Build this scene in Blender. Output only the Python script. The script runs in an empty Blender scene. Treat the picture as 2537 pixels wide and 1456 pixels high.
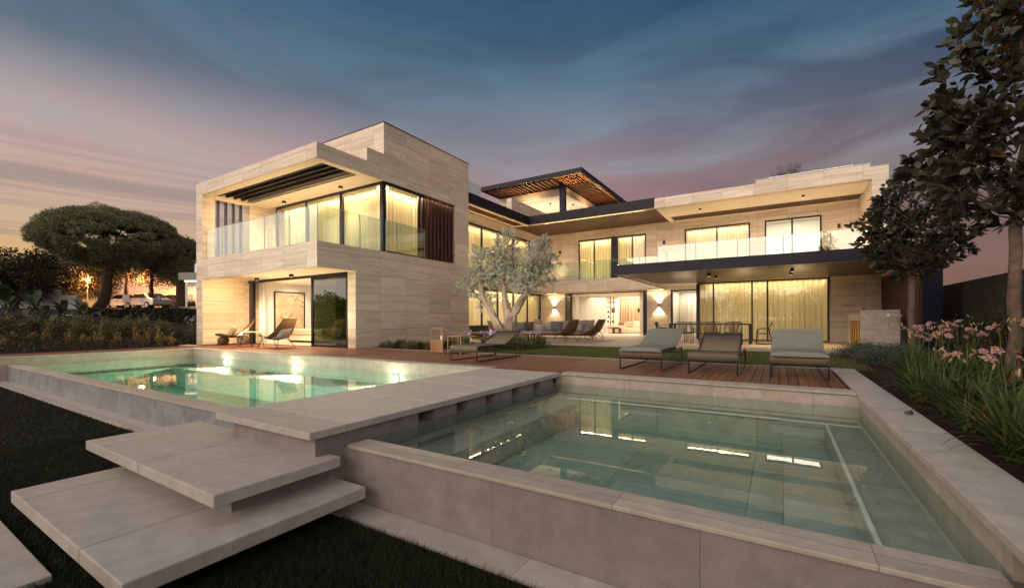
import bpy, math, random
import numpy as np
from math import sin, cos, pi, radians, atan, sqrt

# ------------------------------------------------------------------ camera
S = bpy.context.scene
COL = S.collection
F = 1072.0; W = 2536.0
YAW = atan(664 / 1072.)
cam = bpy.data.cameras.new('camera'); camo = bpy.data.objects.new('camera', cam)
COL.objects.link(camo)
cam.sensor_width = 36; cam.lens = 36 * F / W
cam.shift_x = 0.0
cam.shift_y = (793.5 - 728) / W
cam.clip_start = 0.05; cam.clip_end = 3000
camo.location = (0, 0, 0.85)
from mathutils import Matrix, Vector, Euler
camo.matrix_world = Matrix.Translation((0, 0, 0.85)) @ Matrix.Rotation(YAW, 4, 'Z') @ Matrix.Rotation(pi / 2, 4, 'X') @ Matrix.Rotation(radians(-0.2), 4, 'Z')
S.camera = camo

# ------------------------------------------------------------------ world
def lin(c):
    c = c / 255.
    return c / 12.92 if c <= .04045 else ((c + .055) / 1.055) ** 2.4
def rgb(r, g, b, k=1.0):
    return (lin(r) * k, lin(g) * k, lin(b) * k, 1)

wd = bpy.data.worlds.new('World'); S.world = wd; wd.use_nodes = True
wt = wd.node_tree; wt.nodes.clear()
class NT:
    """tiny node helper"""
    def __init__(s, t): s.t = t
    def n(s, ty, **k):
        nd = s.t.nodes.new(ty)
        for a, v in k.items(): setattr(nd, a, v)
        return nd
    def put(s, sock, v):
        if isinstance(v, bpy.types.NodeSocket): s.t.links.new(v, sock)
        elif v is not None:
            try: sock.default_value = v
            except Exception: sock.default_value = (v[0], v[1], v[2])
    def m(s, op, a, b=None, c=None, clamp=False):
        nd = s.n('ShaderNodeMath', operation=op, use_clamp=clamp)
        s.put(nd.inputs[0], a); s.put(nd.inputs[1], b); s.put(nd.inputs[2], c)
        return nd.outputs[0]
    def mix(s, f, a, b, mode='MIX'):
        nd = s.n('ShaderNodeMix', data_type='RGBA', blend_type=mode)
        s.put(nd.inputs[0], f); s.put(nd.inputs[6], a); s.put(nd.inputs[7], b)
        return nd.outputs[2]
    def xyz(s, v):
        nd = s.n('ShaderNodeSeparateXYZ'); s.put(nd.inputs[0], v); return nd.outputs
    def comb(s, x, y, z):
        nd = s.n('ShaderNodeCombineXYZ'); s.put(nd.inputs[0], x); s.put(nd.inputs[1], y); s.put(nd.inputs[2], z); return nd.outputs[0]
    def noise(s, v, scale=5, detail=3, rough=.5, dist=0, out=0):
        nd = s.n('ShaderNodeTexNoise'); s.put(nd.inputs['Vector'], v)
        nd.inputs['Scale'].default_value = scale; nd.inputs['Detail'].default_value = detail
        nd.inputs['Roughness'].default_value = rough; nd.inputs['Distortion'].default_value = dist
        return nd.outputs[out]
    def ramp(s, f, stops, interp='LINEAR'):
        nd = s.n('ShaderNodeValToRGB'); s.put(nd.inputs[0], f)
        cr = nd.color_ramp; cr.interpolation = interp
        while len(cr.elements) < len(stops): cr.elements.new(.5)
        for e, (p, c) in zip(cr.elements, stops):
            e.position = p; e.color = c if len(c) == 4 else (*c, 1)
        return nd.outputs[0]
    def mr(s, v, a, b, c=0., d=1.):
        nd = s.n('ShaderNodeMapRange'); s.put(nd.inputs[0], v)
        for i, q in enumerate((a, b, c, d)): nd.inputs[i + 1].default_value = q
        return nd.outputs[0]

N = NT(wt)
tc = N.n('ShaderNodeTexCoord')
d = N.xyz(tc.outputs['Generated'])
elev = N.m('ARCSINE', d[2])                       # radians
e01 = N.mr(elev, 0, radians(60))                  # 0..60 degrees -> 0..1
g = lambda deg: deg / 60.
left = N.ramp(e01, [(0, rgb(232, 158, 70)), (g(4.5), rgb(232, 180, 100)), (g(8.5), rgb(212, 184, 142)), (g(12), rgb(206, 184, 162)),
                    (g(16), rgb(200, 180, 172)), (g(19), rgb(184, 168, 166)), (g(21.5), rgb(154, 150, 156)), (g(25), rgb(96, 116, 132)), (g(36), rgb(50, 86, 114)), (1, rgb(70, 92, 122))])
mid = N.ramp(e01, [(0, rgb(132, 92, 82)), (g(7), rgb(150, 110, 102)), (g(14), rgb(160, 126, 128)), (g(18), rgb(152, 130, 136)), (g(23), rgb(126, 128, 142)),
                   (g(28), rgb(92, 112, 130)), (g(33), rgb(60, 90, 116)), (g(38), rgb(44, 78, 110)), (1, rgb(70, 92, 122))])
right = N.ramp(e01, [(0, rgb(126, 90, 82)), (g(6), rgb(128, 96, 90)), (g(12), rgb(112, 98, 102)), (g(18), rgb(94, 94, 106)), (g(23), rgb(66, 84, 106)),
                     (g(28), rgb(40, 72, 104)), (g(34), rgb(30, 64, 102)), (1, rgb(70, 92, 122))])
azn = N.m('ARCTAN2', d[0], d[1])                  # azimuth from +Y towards +X
# camera looks at azimuth -31.8 deg; left picture edge -81, right edge +18
fl = N.mr(azn, radians(-34), radians(-72))
fr_ = N.mr(azn, radians(-22), radians(14))
sky = N.mix(fl, mid, left); sky = N.mix(fr_, sky, right)
# clouds: streaks on a flat layer overhead
den = N.m('MAXIMUM', N.m('ADD', d[2], .06), .03)
px = N.m('DIVIDE', d[0], den); py = N.m('DIVIDE', d[1], den)
u = N.m('ADD', N.m('MULTIPLY', px, .86), N.m('MULTIPLY', py, .5))
v = N.m('SUBTRACT', N.m('MULTIPLY', py, .86), N.m('MULTIPLY', px, .5))
c1 = N.noise(N.comb(N.m('ADD', N.m('MULTIPLY', azn, 2.0), N.m('MULTIPLY', elev, 1.6)), N.m('SUBTRACT', N.m('MULTIPLY', elev, 9.), N.m('MULTIPLY', azn, .4)), 3.1), 1.0, 5, .52, .7)
c2 = N.noise(N.comb(N.m('MULTIPLY', azn, 2.2), N.m('ADD', N.m('MULTIPLY', elev, 7.), N.m('MULTIPLY', azn, .9)), 9.), 1.0, 5, .52, .9)
band = N.noise(N.comb(N.m('MULTIPLY', azn, .8), N.m('MULTIPLY', elev, 38), 1.7), 1.0, 5, .62, .3)
cl = N.ramp(c1, [(.42, (0, 0, 0)), (.62, (1, 1, 1))])
cl2 = N.ramp(c2, [(.44, (0, 0, 0)), (.59, (1, 1, 1))])
pink = N.ramp(e01, [(0, rgb(196, 152, 112)), (g(8), rgb(198, 160, 142)), (g(17), rgb(196, 166, 160)), (g(23), rgb(148, 130, 142)), (g(33), rgb(74, 108, 146)), (1, rgb(80, 110, 150))])
k1 = N.m('MULTIPLY', cl2, N.mr(elev, radians(27), radians(17), .22, .72))
k1 = N.m('MULTIPLY', k1, N.mr(elev, radians(7), radians(13), .12, 1))
k1 = N.m('MULTIPLY', k1, N.mr(azn, radians(-12), radians(-62), .12, 1.0))
sky = N.mix(k1, sky, pink)
grey = N.ramp(e01, [(0, rgb(150, 120, 92)), (g(10), rgb(160, 142, 130)), (g(18), rgb(158, 144, 146)), (g(30), rgb(70, 92, 118)), (1, rgb(50, 80, 110))])
bb = N.ramp(band, [(.48, (0, 0, 0)), (.60, (1, 1, 1))])
k2 = N.m('MULTIPLY', bb, N.mr(elev, radians(18), radians(13), 0, .8))
k2 = N.m('MULTIPLY', k2, N.mr(azn, radians(-26), radians(-50)))
sky = N.mix(k2, sky, grey)
k3 = N.m('MULTIPLY', cl, N.mr(elev, radians(8), radians(20), .08, .52))
k3 = N.m('MULTIPLY', k3, N.mr(elev, radians(34), radians(26), .35, 1))
cyan = N.ramp(e01, [(0, rgb(180, 168, 150)), (g(10), rgb(176, 172, 166)), (g(18), rgb(156, 164, 170)), (g(28), rgb(100, 134, 156)), (1, rgb(70, 110, 144))])
sky = N.mix(k3, sky, cyan)
sky = N.mix(1.0, sky, (.84, .82, .82, 1), 'MULTIPLY')
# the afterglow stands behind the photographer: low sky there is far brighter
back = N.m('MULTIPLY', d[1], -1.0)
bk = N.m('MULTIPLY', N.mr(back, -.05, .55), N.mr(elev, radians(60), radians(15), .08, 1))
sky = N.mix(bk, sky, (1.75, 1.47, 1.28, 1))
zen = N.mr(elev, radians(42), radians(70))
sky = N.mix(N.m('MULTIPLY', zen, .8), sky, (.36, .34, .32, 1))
low = N.mr(d[2], -.02, 0.0)
sky = N.mix(low, rgb(60, 48, 42), sky)
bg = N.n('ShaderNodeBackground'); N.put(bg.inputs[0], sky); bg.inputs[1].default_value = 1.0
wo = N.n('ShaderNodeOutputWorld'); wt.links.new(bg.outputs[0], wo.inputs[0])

# faint last light of the set sun, very soft
sl = bpy.data.lights.new('sun', 'SUN'); sl.energy = 1.35; sl.angle = radians(55); sl.color = (1, .85, .70)
slo = bpy.data.objects.new('sun', sl); COL.objects.link(slo)
slo.rotation_euler = Vector((0.30, 1.0, -.235)).to_track_quat('-Z', 'Y').to_euler()

S.view_settings.view_transform = 'Standard'; S.view_settings.look = 'None'
S.view_settings.exposure = 0.24; S.view_settings.gamma = 1
S.cycles.max_bounces = 8; S.cycles.transparent_max_bounces = 24
S.cycles.diffuse_bounces = 3; S.cycles.glossy_bounces = 4; S.cycles.transmission_bounces = 6
S.cycles.use_denoising = True
S.cycles.caustics_reflective = False; S.cycles.caustics_refractive = False
S.cycles.sample_clamp_indirect = 4.0

# ------------------------------------------------------------------ mesh helpers
WL = {}
class MB:
    def __init__(s): s.v = []; s.f = []; s.sm = False
    def box(s, x0, x1, y0, y1, z0, z1):
        b = len(s.v)
        s.v += [(x0, y0, z0), (x1, y0, z0), (x1, y1, z0), (x0, y1, z0), (x0, y0, z1), (x1, y0, z1), (x1, y1, z1), (x0, y1, z1)]
        s.f += [tuple(b + i for i in q) for q in ((0, 3, 2, 1), (4, 5, 6, 7), (0, 1, 5, 4), (1, 2, 6, 5), (2, 3, 7, 6), (3, 0, 4, 7))]
        return s
    def quad(s, *p):
        b = len(s.v); s.v += [tuple(q) for q in p]; s.f.append(tuple(range(b, b + len(p)))); return s
    def bar(s, a, b, w, h=None, up=(0, 0, 1)):
        h = h or w; a = Vector(a); b = Vector(b); t = (b - a).normalized()
        u_ = Vector(up)
        if abs(t.dot(u_)) > .95: u_ = Vector((0, 1, 0))
        r = t.cross(u_).normalized() * w / 2; q = r.cross(t).normalized() * h / 2
        k = len(s.v)
        for p in (a, b):
            for (i, j) in ((-1, -1), (1, -1), (1, 1), (-1, 1)): s.v.append(tuple(p + r * i + q * j))
        s.f += [tuple(k + i for i in z) for z in ((0, 3, 2, 1), (4, 5, 6, 7), (0, 1, 5, 4), (1, 2, 6, 5), (2, 3, 7, 6), (3, 0, 4, 7))]
        return s
    def tube(s, pts, rad, n=8, closed=False, caps=True):
        pts = [Vector(p) for p in pts]; m_ = len(pts)
        rad = rad if hasattr(rad, '__len__') else [rad] * m_
        k = len(s.v); pr = None
        for i, p in enumerate(pts):
            if closed: t = pts[(i + 1) % m_] - pts[i - 1]
            else: t = pts[min(i + 1, m_ - 1)] - pts[max(i - 1, 0)]
            t = t.normalized() if t.length > 1e-9 else Vector((0, 0, 1))
            if pr is None:
                pr = t.cross(Vector((0, 0, 1)));
                if pr.length < .1: pr = t.cross(Vector((0, 1, 0)))
            pr = (pr - t * pr.dot(t)).normalized(); q = t.cross(pr)
            for j in range(n):
                a = 2 * pi * j / n
                s.v.append(tuple(p + (pr * cos(a) + q * sin(a)) * rad[i]))
        for i in range(m_ if closed else m_ - 1):
            i2 = (i + 1) % m_
            for j in range(n):
                s.f.append((k + i * n + j, k + i * n + (j + 1) % n, k + i2 * n + (j + 1) % n, k + i2 * n + j))
        if caps and not closed:
            s.f.append(tuple(k + j for j in range(n))[::-1]); s.f.append(tuple(k + (m_ - 1) * n + j for j in range(n)))
        s.sm = True
        return s
    def lathe(s, c, prof, n=20):
        k = len(s.v)
        for (r, z) in prof:
            for j in range(n):
                a = 2 * pi * j / n; s.v.append((c[0] + r * cos(a), c[1] + r * sin(a), c[2] + z))
        for i in range(len(prof) - 1):
            for j in range(n):
                s.f.append((k + i * n + j, k + i * n + (j + 1) % n, k + (i + 1) * n + (j + 1) % n, k + (i + 1) * n + j))
        s.f.append(tuple(k + j for j in range(n))[::-1]); s.f.append(tuple(k + (len(prof) - 1) * n + j for j in range(n)))
        s.sm = True
        return s
    def build(s, name, mat, parent=None, off=None, bevel=0, smooth=None):
        """vertices are given in world space; the parent's own location is taken off"""
        o_ = WL.get(parent.name, (0, 0, 0)) if parent is not None else (0, 0, 0)
        if off is not None: o_ = off
        V = np.array(s.v, dtype=np.float64) - np.array(o_)
        me = bpy.data.meshes.new(name)
        me.from_pydata([tuple(q) for q in V], [], s.f)
        me.materials.append(mat)
        if smooth if smooth is not None else s.sm:
            me.shade_smooth()
            try: me.set_sharp_from_angle(angle=radians(40))
            except Exception: pass
        ob = bpy.data.objects.new(name, me); COL.objects.link(ob)
        if parent is not None:
            ob.parent = parent; WL[ob.name] = o_
        if bevel:
            md = ob.modifiers.new('bevel', 'BEVEL'); md.width = bevel; md.segments = 2; md.limit_method = 'ANGLE'
        return ob

def tag(o, label=None, cat=None, group=None, kind=None):
    if label: o['label'] = label
    if cat: o['category'] = cat
    if group: o['group'] = group
    if kind: o['kind'] = kind
    return o
def thing(name, label, cat, loc=(0, 0, 0), rot=0, group=None):
    o = bpy.data.objects.new(name, None); COL.objects.link(o)
    o.location = loc; o.rotation_euler = (0, 0, rot); o.empty_display_size = .1
    WL[o.name] = tuple(loc)
    return tag(o, label, cat, group)
def copy_tree(o, loc=None, rot=None, scale=None, label=None, parent=None):
    c = o.copy(); COL.objects.link(c)
    if parent is not None: c.parent = parent
    for ch in list(o.children): copy_tree(ch, parent=c)
    if loc is not None: c.location = loc
    if rot is not None: c.rotation_euler = (0, 0, rot)
    if scale is not None: c.scale = scale if hasattr(scale, '__len__') else (scale,) * 3
    if label: c['label'] = label
    return c
def np_mesh(name, V, Fc, mat, parent=None, off=(0, 0, 0), smooth=False):
    V = np.asarray(V, dtype=np.float32) - np.array(off, dtype=np.float32); Fc = np.asarray(Fc, dtype=np.int32)
    me = bpy.data.meshes.new(name); n, k = Fc.shape
    me.vertices.add(len(V)); me.vertices.foreach_set('co', V.ravel())
    me.loops.add(n * k); me.loops.foreach_set('vertex_index', Fc.ravel())
    me.polygons.add(n); me.polygons.foreach_set('loop_start', np.arange(0, n * k, k, dtype=np.int32))
    try: me.polygons.foreach_set('loop_total', np.full(n, k, dtype=np.int32))
    except Exception: pass
    me.update(calc_edges=True); me.materials.append(mat)
    if smooth: me.shade_smooth()
    ob = bpy.data.objects.new(name, me); COL.objects.link(ob)
    if parent is not None: ob.parent = parent
    return ob

# ------------------------------------------------------------------ materials
MATS = {}
def newmat(name):
    m = bpy.data.materials.new(name); m.use_nodes = True; t = m.node_tree; t.nodes.clear()
    n = NT(t); out = n.n('ShaderNodeOutputMaterial'); MATS[name] = m
    return m, n, out
def principled(n, out, col, rough=.5, metal=0, bump=None, bstr=.2, bdist=.01, spec=.5, emi=None, estr=0):
    p = n.n('ShaderNodeBsdfPrincipled')
    n.put(p.inputs['Base Color'], col); n.put(p.inputs['Roughness'], rough); n.put(p.inputs['Metallic'], metal)
    p.inputs['Specular IOR Level'].default_value = spec
    if bump is not None:
        b = n.n('ShaderNodeBump'); b.inputs['Strength'].default_value = bstr; b.inputs['Distance'].default_value = bdist
        n.put(b.inputs['Height'], bump); n.t.links.new(b.outputs[0], p.inputs['Normal'])
    if emi is not None:
        n.put(p.inputs['Emission Color'], emi); p.inputs['Emission Strength'].default_value = estr
    n.t.links.new(p.outputs[0], out.inputs[0]); return p
def simple(name, col, rough=.5, metal=0, var=.12, scale=8, bump=0, spec=.5):
    m, n, out = newmat(name)
    pos = n.n('ShaderNodeNewGeometry').outputs['Position']
    nz = n.noise(pos, scale, 4, .55)
    c = n.mix(n.mr(nz, .3, .7), tuple(x * (1 - var) for x in col[:3]) + (1,), tuple(min(1, x * (1 + var)) for x in col[:3]) + (1,))
    principled(n, out, c, rough, metal, nz if bump else None, bump, .01, spec)
    return m
def emit(name, col, s):
    m, n, out = newmat(name)
    e = n.n('ShaderNodeEmission'); e.inputs[0].default_value = col; e.inputs[1].default_value = s
    n.t.links.new(e.outputs[0], out.inputs[0]); return m

def stone(name, ca, cb, cc, pu, pv, ou=0., ov=0., joint=.007, streak=1.0, rough=.55, jd=.6, pitted=.25, zs=16.):
    """cut stone slabs: sawn veins, one tone per slab, thin open joints"""
    m, n, out = newmat(name)
    ge = n.n('ShaderNodeNewGeometry'); P_ = n.xyz(ge.outputs['Position']); Nn = n.xyz(ge.outputs['True Normal'])
    ax = n.m('GREATER_THAN', n.m('ABSOLUTE', Nn[0]), .6); az = n.m('GREATER_THAN', n.m('ABSOLUTE', Nn[2]), .6)
    u_ = n.m('ADD', n.m('MULTIPLY', P_[0], n.m('SUBTRACT', 1, ax)), n.m('MULTIPLY', P_[1], ax))
    v_ = n.m('ADD', n.m('MULTIPLY', P_[2], n.m('SUBTRACT', 1, az)), n.m('MULTIPLY', P_[1], az))
    uu = n.m('DIVIDE', n.m('SUBTRACT', u_, ou), pu); vv = n.m('DIVIDE', n.m('SUBTRACT', v_, ov), pv)
    iu = n.m('FLOOR', uu); iv = n.m('FLOOR', vv)
    wn = n.n('ShaderNodeTexWhiteNoise', noise_dimensions='3D'); n.put(wn.inputs[0], n.comb(iu, iv, ax))
    rnd = wn.outputs[0]
    off = n.m('MULTIPLY', rnd, 7.)
    st = n.noise(n.comb(n.m('MULTIPLY', u_, .9), n.m('ADD', n.m('MULTIPLY', v_, zs), off), off), 1.0, 6, .62, .25)
    st2 = n.noise(n.comb(n.m('MULTIPLY', u_, .35), n.m('ADD', n.m('MULTIPLY', v_, zs * .3), off), 4.), 1.0, 3, .5, .4)
    blot = n.noise(ge.outputs['Position'], 7.0, 6, .65)
    fine = n.noise(ge.outputs['Position'], 60., 3, .6)
    f = n.m('ADD', n.m('MULTIPLY', n.m('ADD', st, st2), .5 * streak), n.m('MULTIPLY', blot, 1 - streak))
    col = n.ramp(f, [(.30, ca), (.5, cb), (.70, cc)])
    tone = n.m('ADD', .92, n.m('MULTIPLY', rnd, .19))
    tone = n.m('MULTIPLY', tone, n.mr(fine, .3, .7, .94, 1.05))
    tone = n.m('MULTIPLY', tone, n.mr(blot, .3, .7, .93, 1.06))
    hs = n.n('ShaderNodeHueSaturation'); n.put(hs.inputs['Value'], tone); n.put(hs.inputs['Color'], col)
    du = n.m('MULTIPLY', n.m('PINGPONG', uu, .5), pu); dv = n.m('MULTIPLY', n.m('PINGPONG', vv, .5), pv)
    du = n.m('ABSOLUTE', du); dv = n.m('ABSOLUTE', dv)
    dd = n.m('MINIMUM', du, dv)
    j = n.mr(dd, joint * .45, joint, 1, 0)
    c = n.mix(n.m('MULTIPLY', j, jd), hs.outputs[0], tuple(x * .25 for x in ca[:3]) + (1,))
    h = n.m('SUBTRACT', n.m('MULTIPLY', n.m('ADD', st, fine), pitted), n.m('MULTIPLY', j, 1.))
    rr = n.mr(blot, .3, .7, rough - .08, rough + .1)
    principled(n, out, c, rr, 0, h, .35, .006, .35)
    return m

TRAV = stone('travertine', (.43, .33, .25), (.61, .50, .395), (.73, .625, .51), 1.19, .578, 9.79 - 1.19 * 20, -.002)
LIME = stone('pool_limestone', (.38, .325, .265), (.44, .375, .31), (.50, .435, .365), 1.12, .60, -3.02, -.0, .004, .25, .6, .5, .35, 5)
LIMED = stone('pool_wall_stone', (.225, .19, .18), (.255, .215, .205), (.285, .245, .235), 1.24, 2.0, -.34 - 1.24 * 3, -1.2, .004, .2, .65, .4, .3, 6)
SLAB = stone('slab_limestone', (.42, .375, .33), (.475, .43, .38), (.525, .48, .43), 3.6, 3.0, -30.1, -30.7, .004, .25, .55, .5, .4, 3)
PAVE = stone('patio_paving', (.30, .235, .19), (.37, .295, .24), (.42, .345, .285), .9, .9, 0, 13.6, .006, .2, .55, .5, .3, 4)
TILE = stone('basin_tile', (.32, .30, .25), (.37, .345, .295), (.41, .385, .33), 1.18, 1.18, -2.6, -.70, .006, .2, .5, .55, .3, 5)
WALLST = stone('living_wall_stone', (.36, .28, .20), (.44, .35, .26), (.50, .41, .31), 6, .81, 0, .02, .004, .4, .6, .4, .3, 8)

def weathered():
    m, n, out = newmat('weathered_pool_stone')
    ge = n.n('ShaderNodeNewGeometry'); P_ = n.xyz(ge.outputs['Position'])
    a = n.noise(n.comb(n.m('MULTIPLY', P_[0], 1.3), P_[1], n.m('MULTIPLY', P_[2], 1.5)), 1.6, 8, .68, .9)
    b = n.noise(n.comb(n.m('MULTIPLY', P_[0], 4), P_[1], n.m('MULTIPLY', P_[2], 2.2)), 1.6, 7, .7, .5)
    c = n.ramp(a, [(.34, (.20, .195, .20)), (.50, (.25, .25, .262)), (.60, (.31, .315, .33)), (.68, (.26, .25, .25))])
    c = n.mix(n.m('MULTIPLY', n.mr(b, .5, .68), .3), c, (.38, .385, .40, 1))
    principled(n, out, c, .6, 0, b, .3, .01, .3); return m
WEATH = weathered()

def plaster(name, col, rough=.7):
    return simple(name, col, rough, 0, .03, 2.5, .03, .3)
PLAST = plaster('warm_plaster', (.66, .58, .46))
WHITE = plaster('white_interior_paint', (.80, .76, .70))
DARK = simple('dark_bronze_metal', (.022, .019, .025), .38, .6, .1, 6)
NAVY = simple('dark_fascia_metal', (.014, .012, .021), .45, .0, .08, 3, 0, .18)
BLACK = simple('black_metal', (.012, .011, .012), .45, .4, .1, 10)
BROWNFIN = simple('brown_fin_metal', (.085, .042, .036), .4, .3, .1, 5)
TILEF = simple('interior_floor', (.56, .47, .36), .35, 0, .05, 2)
GREYW = simple('grey_white_render', (.42, .41, .40), .8, 0, .1, 1.5, .1)
GREYC = simple('grey_render', (.30, .28, .26), .8, 0, .1, 2, .1)

def wood(name, a, b, c, axis, pitch, gap=.12, rough=.5, off=0, relief=True):
    """boards running along `axis`, seen on horizontal faces"""
    m, n, out = newmat(name)
    ge = n.n('ShaderNodeNewGeometry'); P_ = n.xyz(ge.outputs['Position'])
    al, ac = (P_[0], P_[1]) if axis == 'x' else (P_[1], P_[0])
    if axis == 'z': al, ac = P_[2], n.m('ADD', P_[0], P_[1])
    cc = n.m('DIVIDE', n.m('SUBTRACT', ac, off), pitch); ic = n.m('FLOOR', cc)
    wn = n.n('ShaderNodeTexWhiteNoise', noise_dimensions='1D'); n.put(wn.inputs['W'], ic); r = wn.outputs[0]
    gr = n.noise(n.comb(n.m('MULTIPLY', al, 1.6), n.m('MULTIPLY', ac, 38), n.m('MULTIPLY', r, 30)), 1.0, 5, .6, .3)
    pt = n.noise(ge.outputs['Position'], 1.4, 4, .6)
    col = n.ramp(gr, [(.3, a), (.52, b), (.72, c)])
    hs = n.n('ShaderNodeHueSaturation'); n.put(hs.inputs['Color'], col)
    n.put(hs.inputs['Value'], n.m('MULTIPLY', n.m('ADD', .78, n.m('MULTIPLY', r, .42)), n.mr(pt, .3, .7, .85, 1.12)))
    fr = n.m('FRACT', cc); j = n.m('LESS_THAN', fr, gap) if gap else 0.
    cfin = n.mix(j, hs.outputs[0], (.006, .004, .003, 1)) if gap else hs.outputs[0]
    h = n.m('SUBTRACT', n.m('MULTIPLY', gr, .25), j) if gap else n.m('MULTIPLY', gr, .25)
    principled(n, out, cfin, n.mr(gr, .3, .7, rough - .08, rough + .12), 0, h, .4, .008, .4)
    return m
DECK = wood('deck_hardwood', (.115, .040, .023), (.20, .076, .042), (.27, .115, .068), 'y', .11, 0, .5)
SOFX = wood('soffit_wood_along', (.036, .014, .006), (.060, .024, .010), (.080, .034, .015), 'x', .13, .2, .42)
SOFD = wood('soffit_wood_across', (.036, .014, .006), (.062, .025, .010), (.085, .035, .015), 'y', .15, .24, .42)
SLATW = wood('slat_wood', (.07, .028, .012), (.11, .046, .02), (.14, .062, .03), 'x', .5, 0, .45)
BOXW = wood('teak', (.26, .13, .055), (.36, .20, .09), (.44, .27, .13), 'x', .2, 0, .5)

def glass(name, tint, refl_ior=1.5, extra=0.0, rough=0.0):
    m, n, out = newmat(name)
    t = n.n('ShaderNodeBsdfTransparent'); t.inputs[0].default_value = tint
    gl = n.n('ShaderNodeBsdfGlossy'); gl.inputs['Roughness'].default_value = rough; gl.inputs[0].default_value = (1, 1, 1, 1)
    f = n.n('ShaderNodeFresnel'); ge = n.n('ShaderNodeNewGeometry')
    n.put(f.inputs[0], n.mr(ge.outputs['Backfacing'], 0, 1, refl_ior, 1 / refl_ior))
    fac = n.m('ADD', f.outputs[0], extra, clamp=True)
    mx = n.n('ShaderNodeMixShader'); n.put(mx.inputs[0], fac); n.t.links.new(t.outputs[0], mx.inputs[1]); n.t.links.new(gl.outputs[0], mx.inputs[2])
    n.t.links.new(mx.outputs[0], out.inputs[0]); return m
GLASS = glass('window_glass', (.93, .95, .93, 1), 1.45, .0)
RAILG = glass('balustrade_glass', (.84, .92, .89, 1), 1.5, .05)
EDGEG = simple('glass_edge', (.25, .40, .36), .15, 0, .05, 5)
DARKG = glass('solar_glass', (.30, .36, .26, 1), 1.5, .05)

def water_mat():
    m, n, out = newmat('pool_water')
    t = n.n('ShaderNodeBsdfTransparent'); t.inputs[0].default_value = (.93, .985, .965, 1)
    ge = n.n('ShaderNodeNewGeometry')
    P_ = n.xyz(ge.outputs['Position'])
    w1 = n.noise(n.comb(n.m('MULTIPLY', P_[0], 1.), n.m('MULTIPLY', P_[1], 1.), 0.), 3.2, 3, .5, .5)
    msk = n.mr(P_[0], -5, -9, 0.28, 1.0)
    b = n.n('ShaderNodeBump'); b.inputs['Distance'].default_value = .004; n.put(b.inputs['Height'], w1)
    n.put(b.inputs['Strength'], n.m('MULTIPLY', msk, .16))
    gl = n.n('ShaderNodeBsdfGlossy'); gl.inputs['Roughness'].default_value = 0.0
    n.t.links.new(b.outputs[0], gl.inputs['Normal'])
    f = n.n('ShaderNodeFresnel'); n.put(f.inputs[0], n.mr(ge.outputs['Backfacing'], 0, 1, 1.33, 1 / 1.33)); n.t.links.new(b.outputs[0], f.inputs['Normal'])
    mx = n.n('ShaderNodeMixShader'); n.t.links.new(f.outputs[0], mx.inputs[0]); n.t.links.new(t.outputs[0], mx.inputs[1]); n.t.links.new(gl.outputs[0], mx.inputs[2])
    n.t.links.new(mx.outputs[0], out.inputs[0])
    va = n.n('ShaderNodeVolumeAbsorption'); va.inputs[0].default_value = (.34, .88, .78, 1); va.inputs[1].default_value = 0.26
    n.t.links.new(va.outputs[0], out.inputs[1])
    return m
WATER = water_mat()

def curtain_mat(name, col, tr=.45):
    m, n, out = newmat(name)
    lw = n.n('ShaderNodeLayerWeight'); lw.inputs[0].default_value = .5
    cc = n.mix(n.mr(lw.outputs['Facing'], .15, .75), col, (col[0] * .42, col[1] * .36, col[2] * .26, 1))  # pleat shading put into the cloth colour: darker where folds turn away
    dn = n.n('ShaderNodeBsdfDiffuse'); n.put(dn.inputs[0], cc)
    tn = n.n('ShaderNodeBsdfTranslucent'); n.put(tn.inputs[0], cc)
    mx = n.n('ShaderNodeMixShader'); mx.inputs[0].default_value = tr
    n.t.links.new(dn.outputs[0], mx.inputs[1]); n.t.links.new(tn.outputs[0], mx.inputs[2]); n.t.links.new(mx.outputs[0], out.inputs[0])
    return m
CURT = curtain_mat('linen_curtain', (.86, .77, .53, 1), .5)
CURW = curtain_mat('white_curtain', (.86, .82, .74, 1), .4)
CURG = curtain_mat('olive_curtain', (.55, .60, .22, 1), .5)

def leafmat(name, a, b, c=None, under=None, rough=.5, trans=.15, spec=.4):
    m, n, out = newmat(name)
    ge = n.n('ShaderNodeNewGeometry'); r = ge.outputs['Random Per Island']
    st = [(0., a), (.55, b)] + ([(.90, b), (.94, c)] if c else [])
    col = n.ramp(r, st)
    nz = n.noise(ge.outputs['Position'], 3.0, 3)
    hs = n.n('ShaderNodeHueSaturation'); n.put(hs.inputs['Color'], col); n.put(hs.inputs['Value'], n.mr(nz, .3, .7, .75, 1.25)); col = hs.outputs[0]
    if under: col = n.mix(ge.outputs['Backfacing'], col, under)
    p = principled(n, out, col, rough, 0, None, spec=spec)
    if trans:
        tn = n.n('ShaderNodeBsdfTranslucent'); n.put(tn.inputs[0], col)
        mx = n.n('ShaderNodeMixShader'); mx.inputs[0].default_value = trans
        n.t.links.new(p.outputs[0], mx.inputs[1]); n.t.links.new(tn.outputs[0], mx.inputs[2]); n.t.links.new(mx.outputs[0], out.inputs[0])
    return m
G3 = lambda r, g_, b: (r, g_, b, 1)
MAGL = leafmat('magnolia_leaf', G3(.026, .032, .017), G3(.046, .050, .026), G3(.11, .045, .018), G3(.036, .030, .022), .34, .04, .3)
OLIL = leafmat('olive_leaf', G3(.15, .155, .09), G3(.44, .44, .32), None, G3(.52, .51, .42), .45, .12)
PINL = leafmat('pine_needles', G3(.085, .09, .05), G3(.21, .205, .115), None, None, .7, .05, .2)
BUSH = leafmat('shrub_leaf', G3(.06, .07, .028), G3(.14, .135, .055), G3(.26, .20, .07), None, .55, .1, .3)
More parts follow.
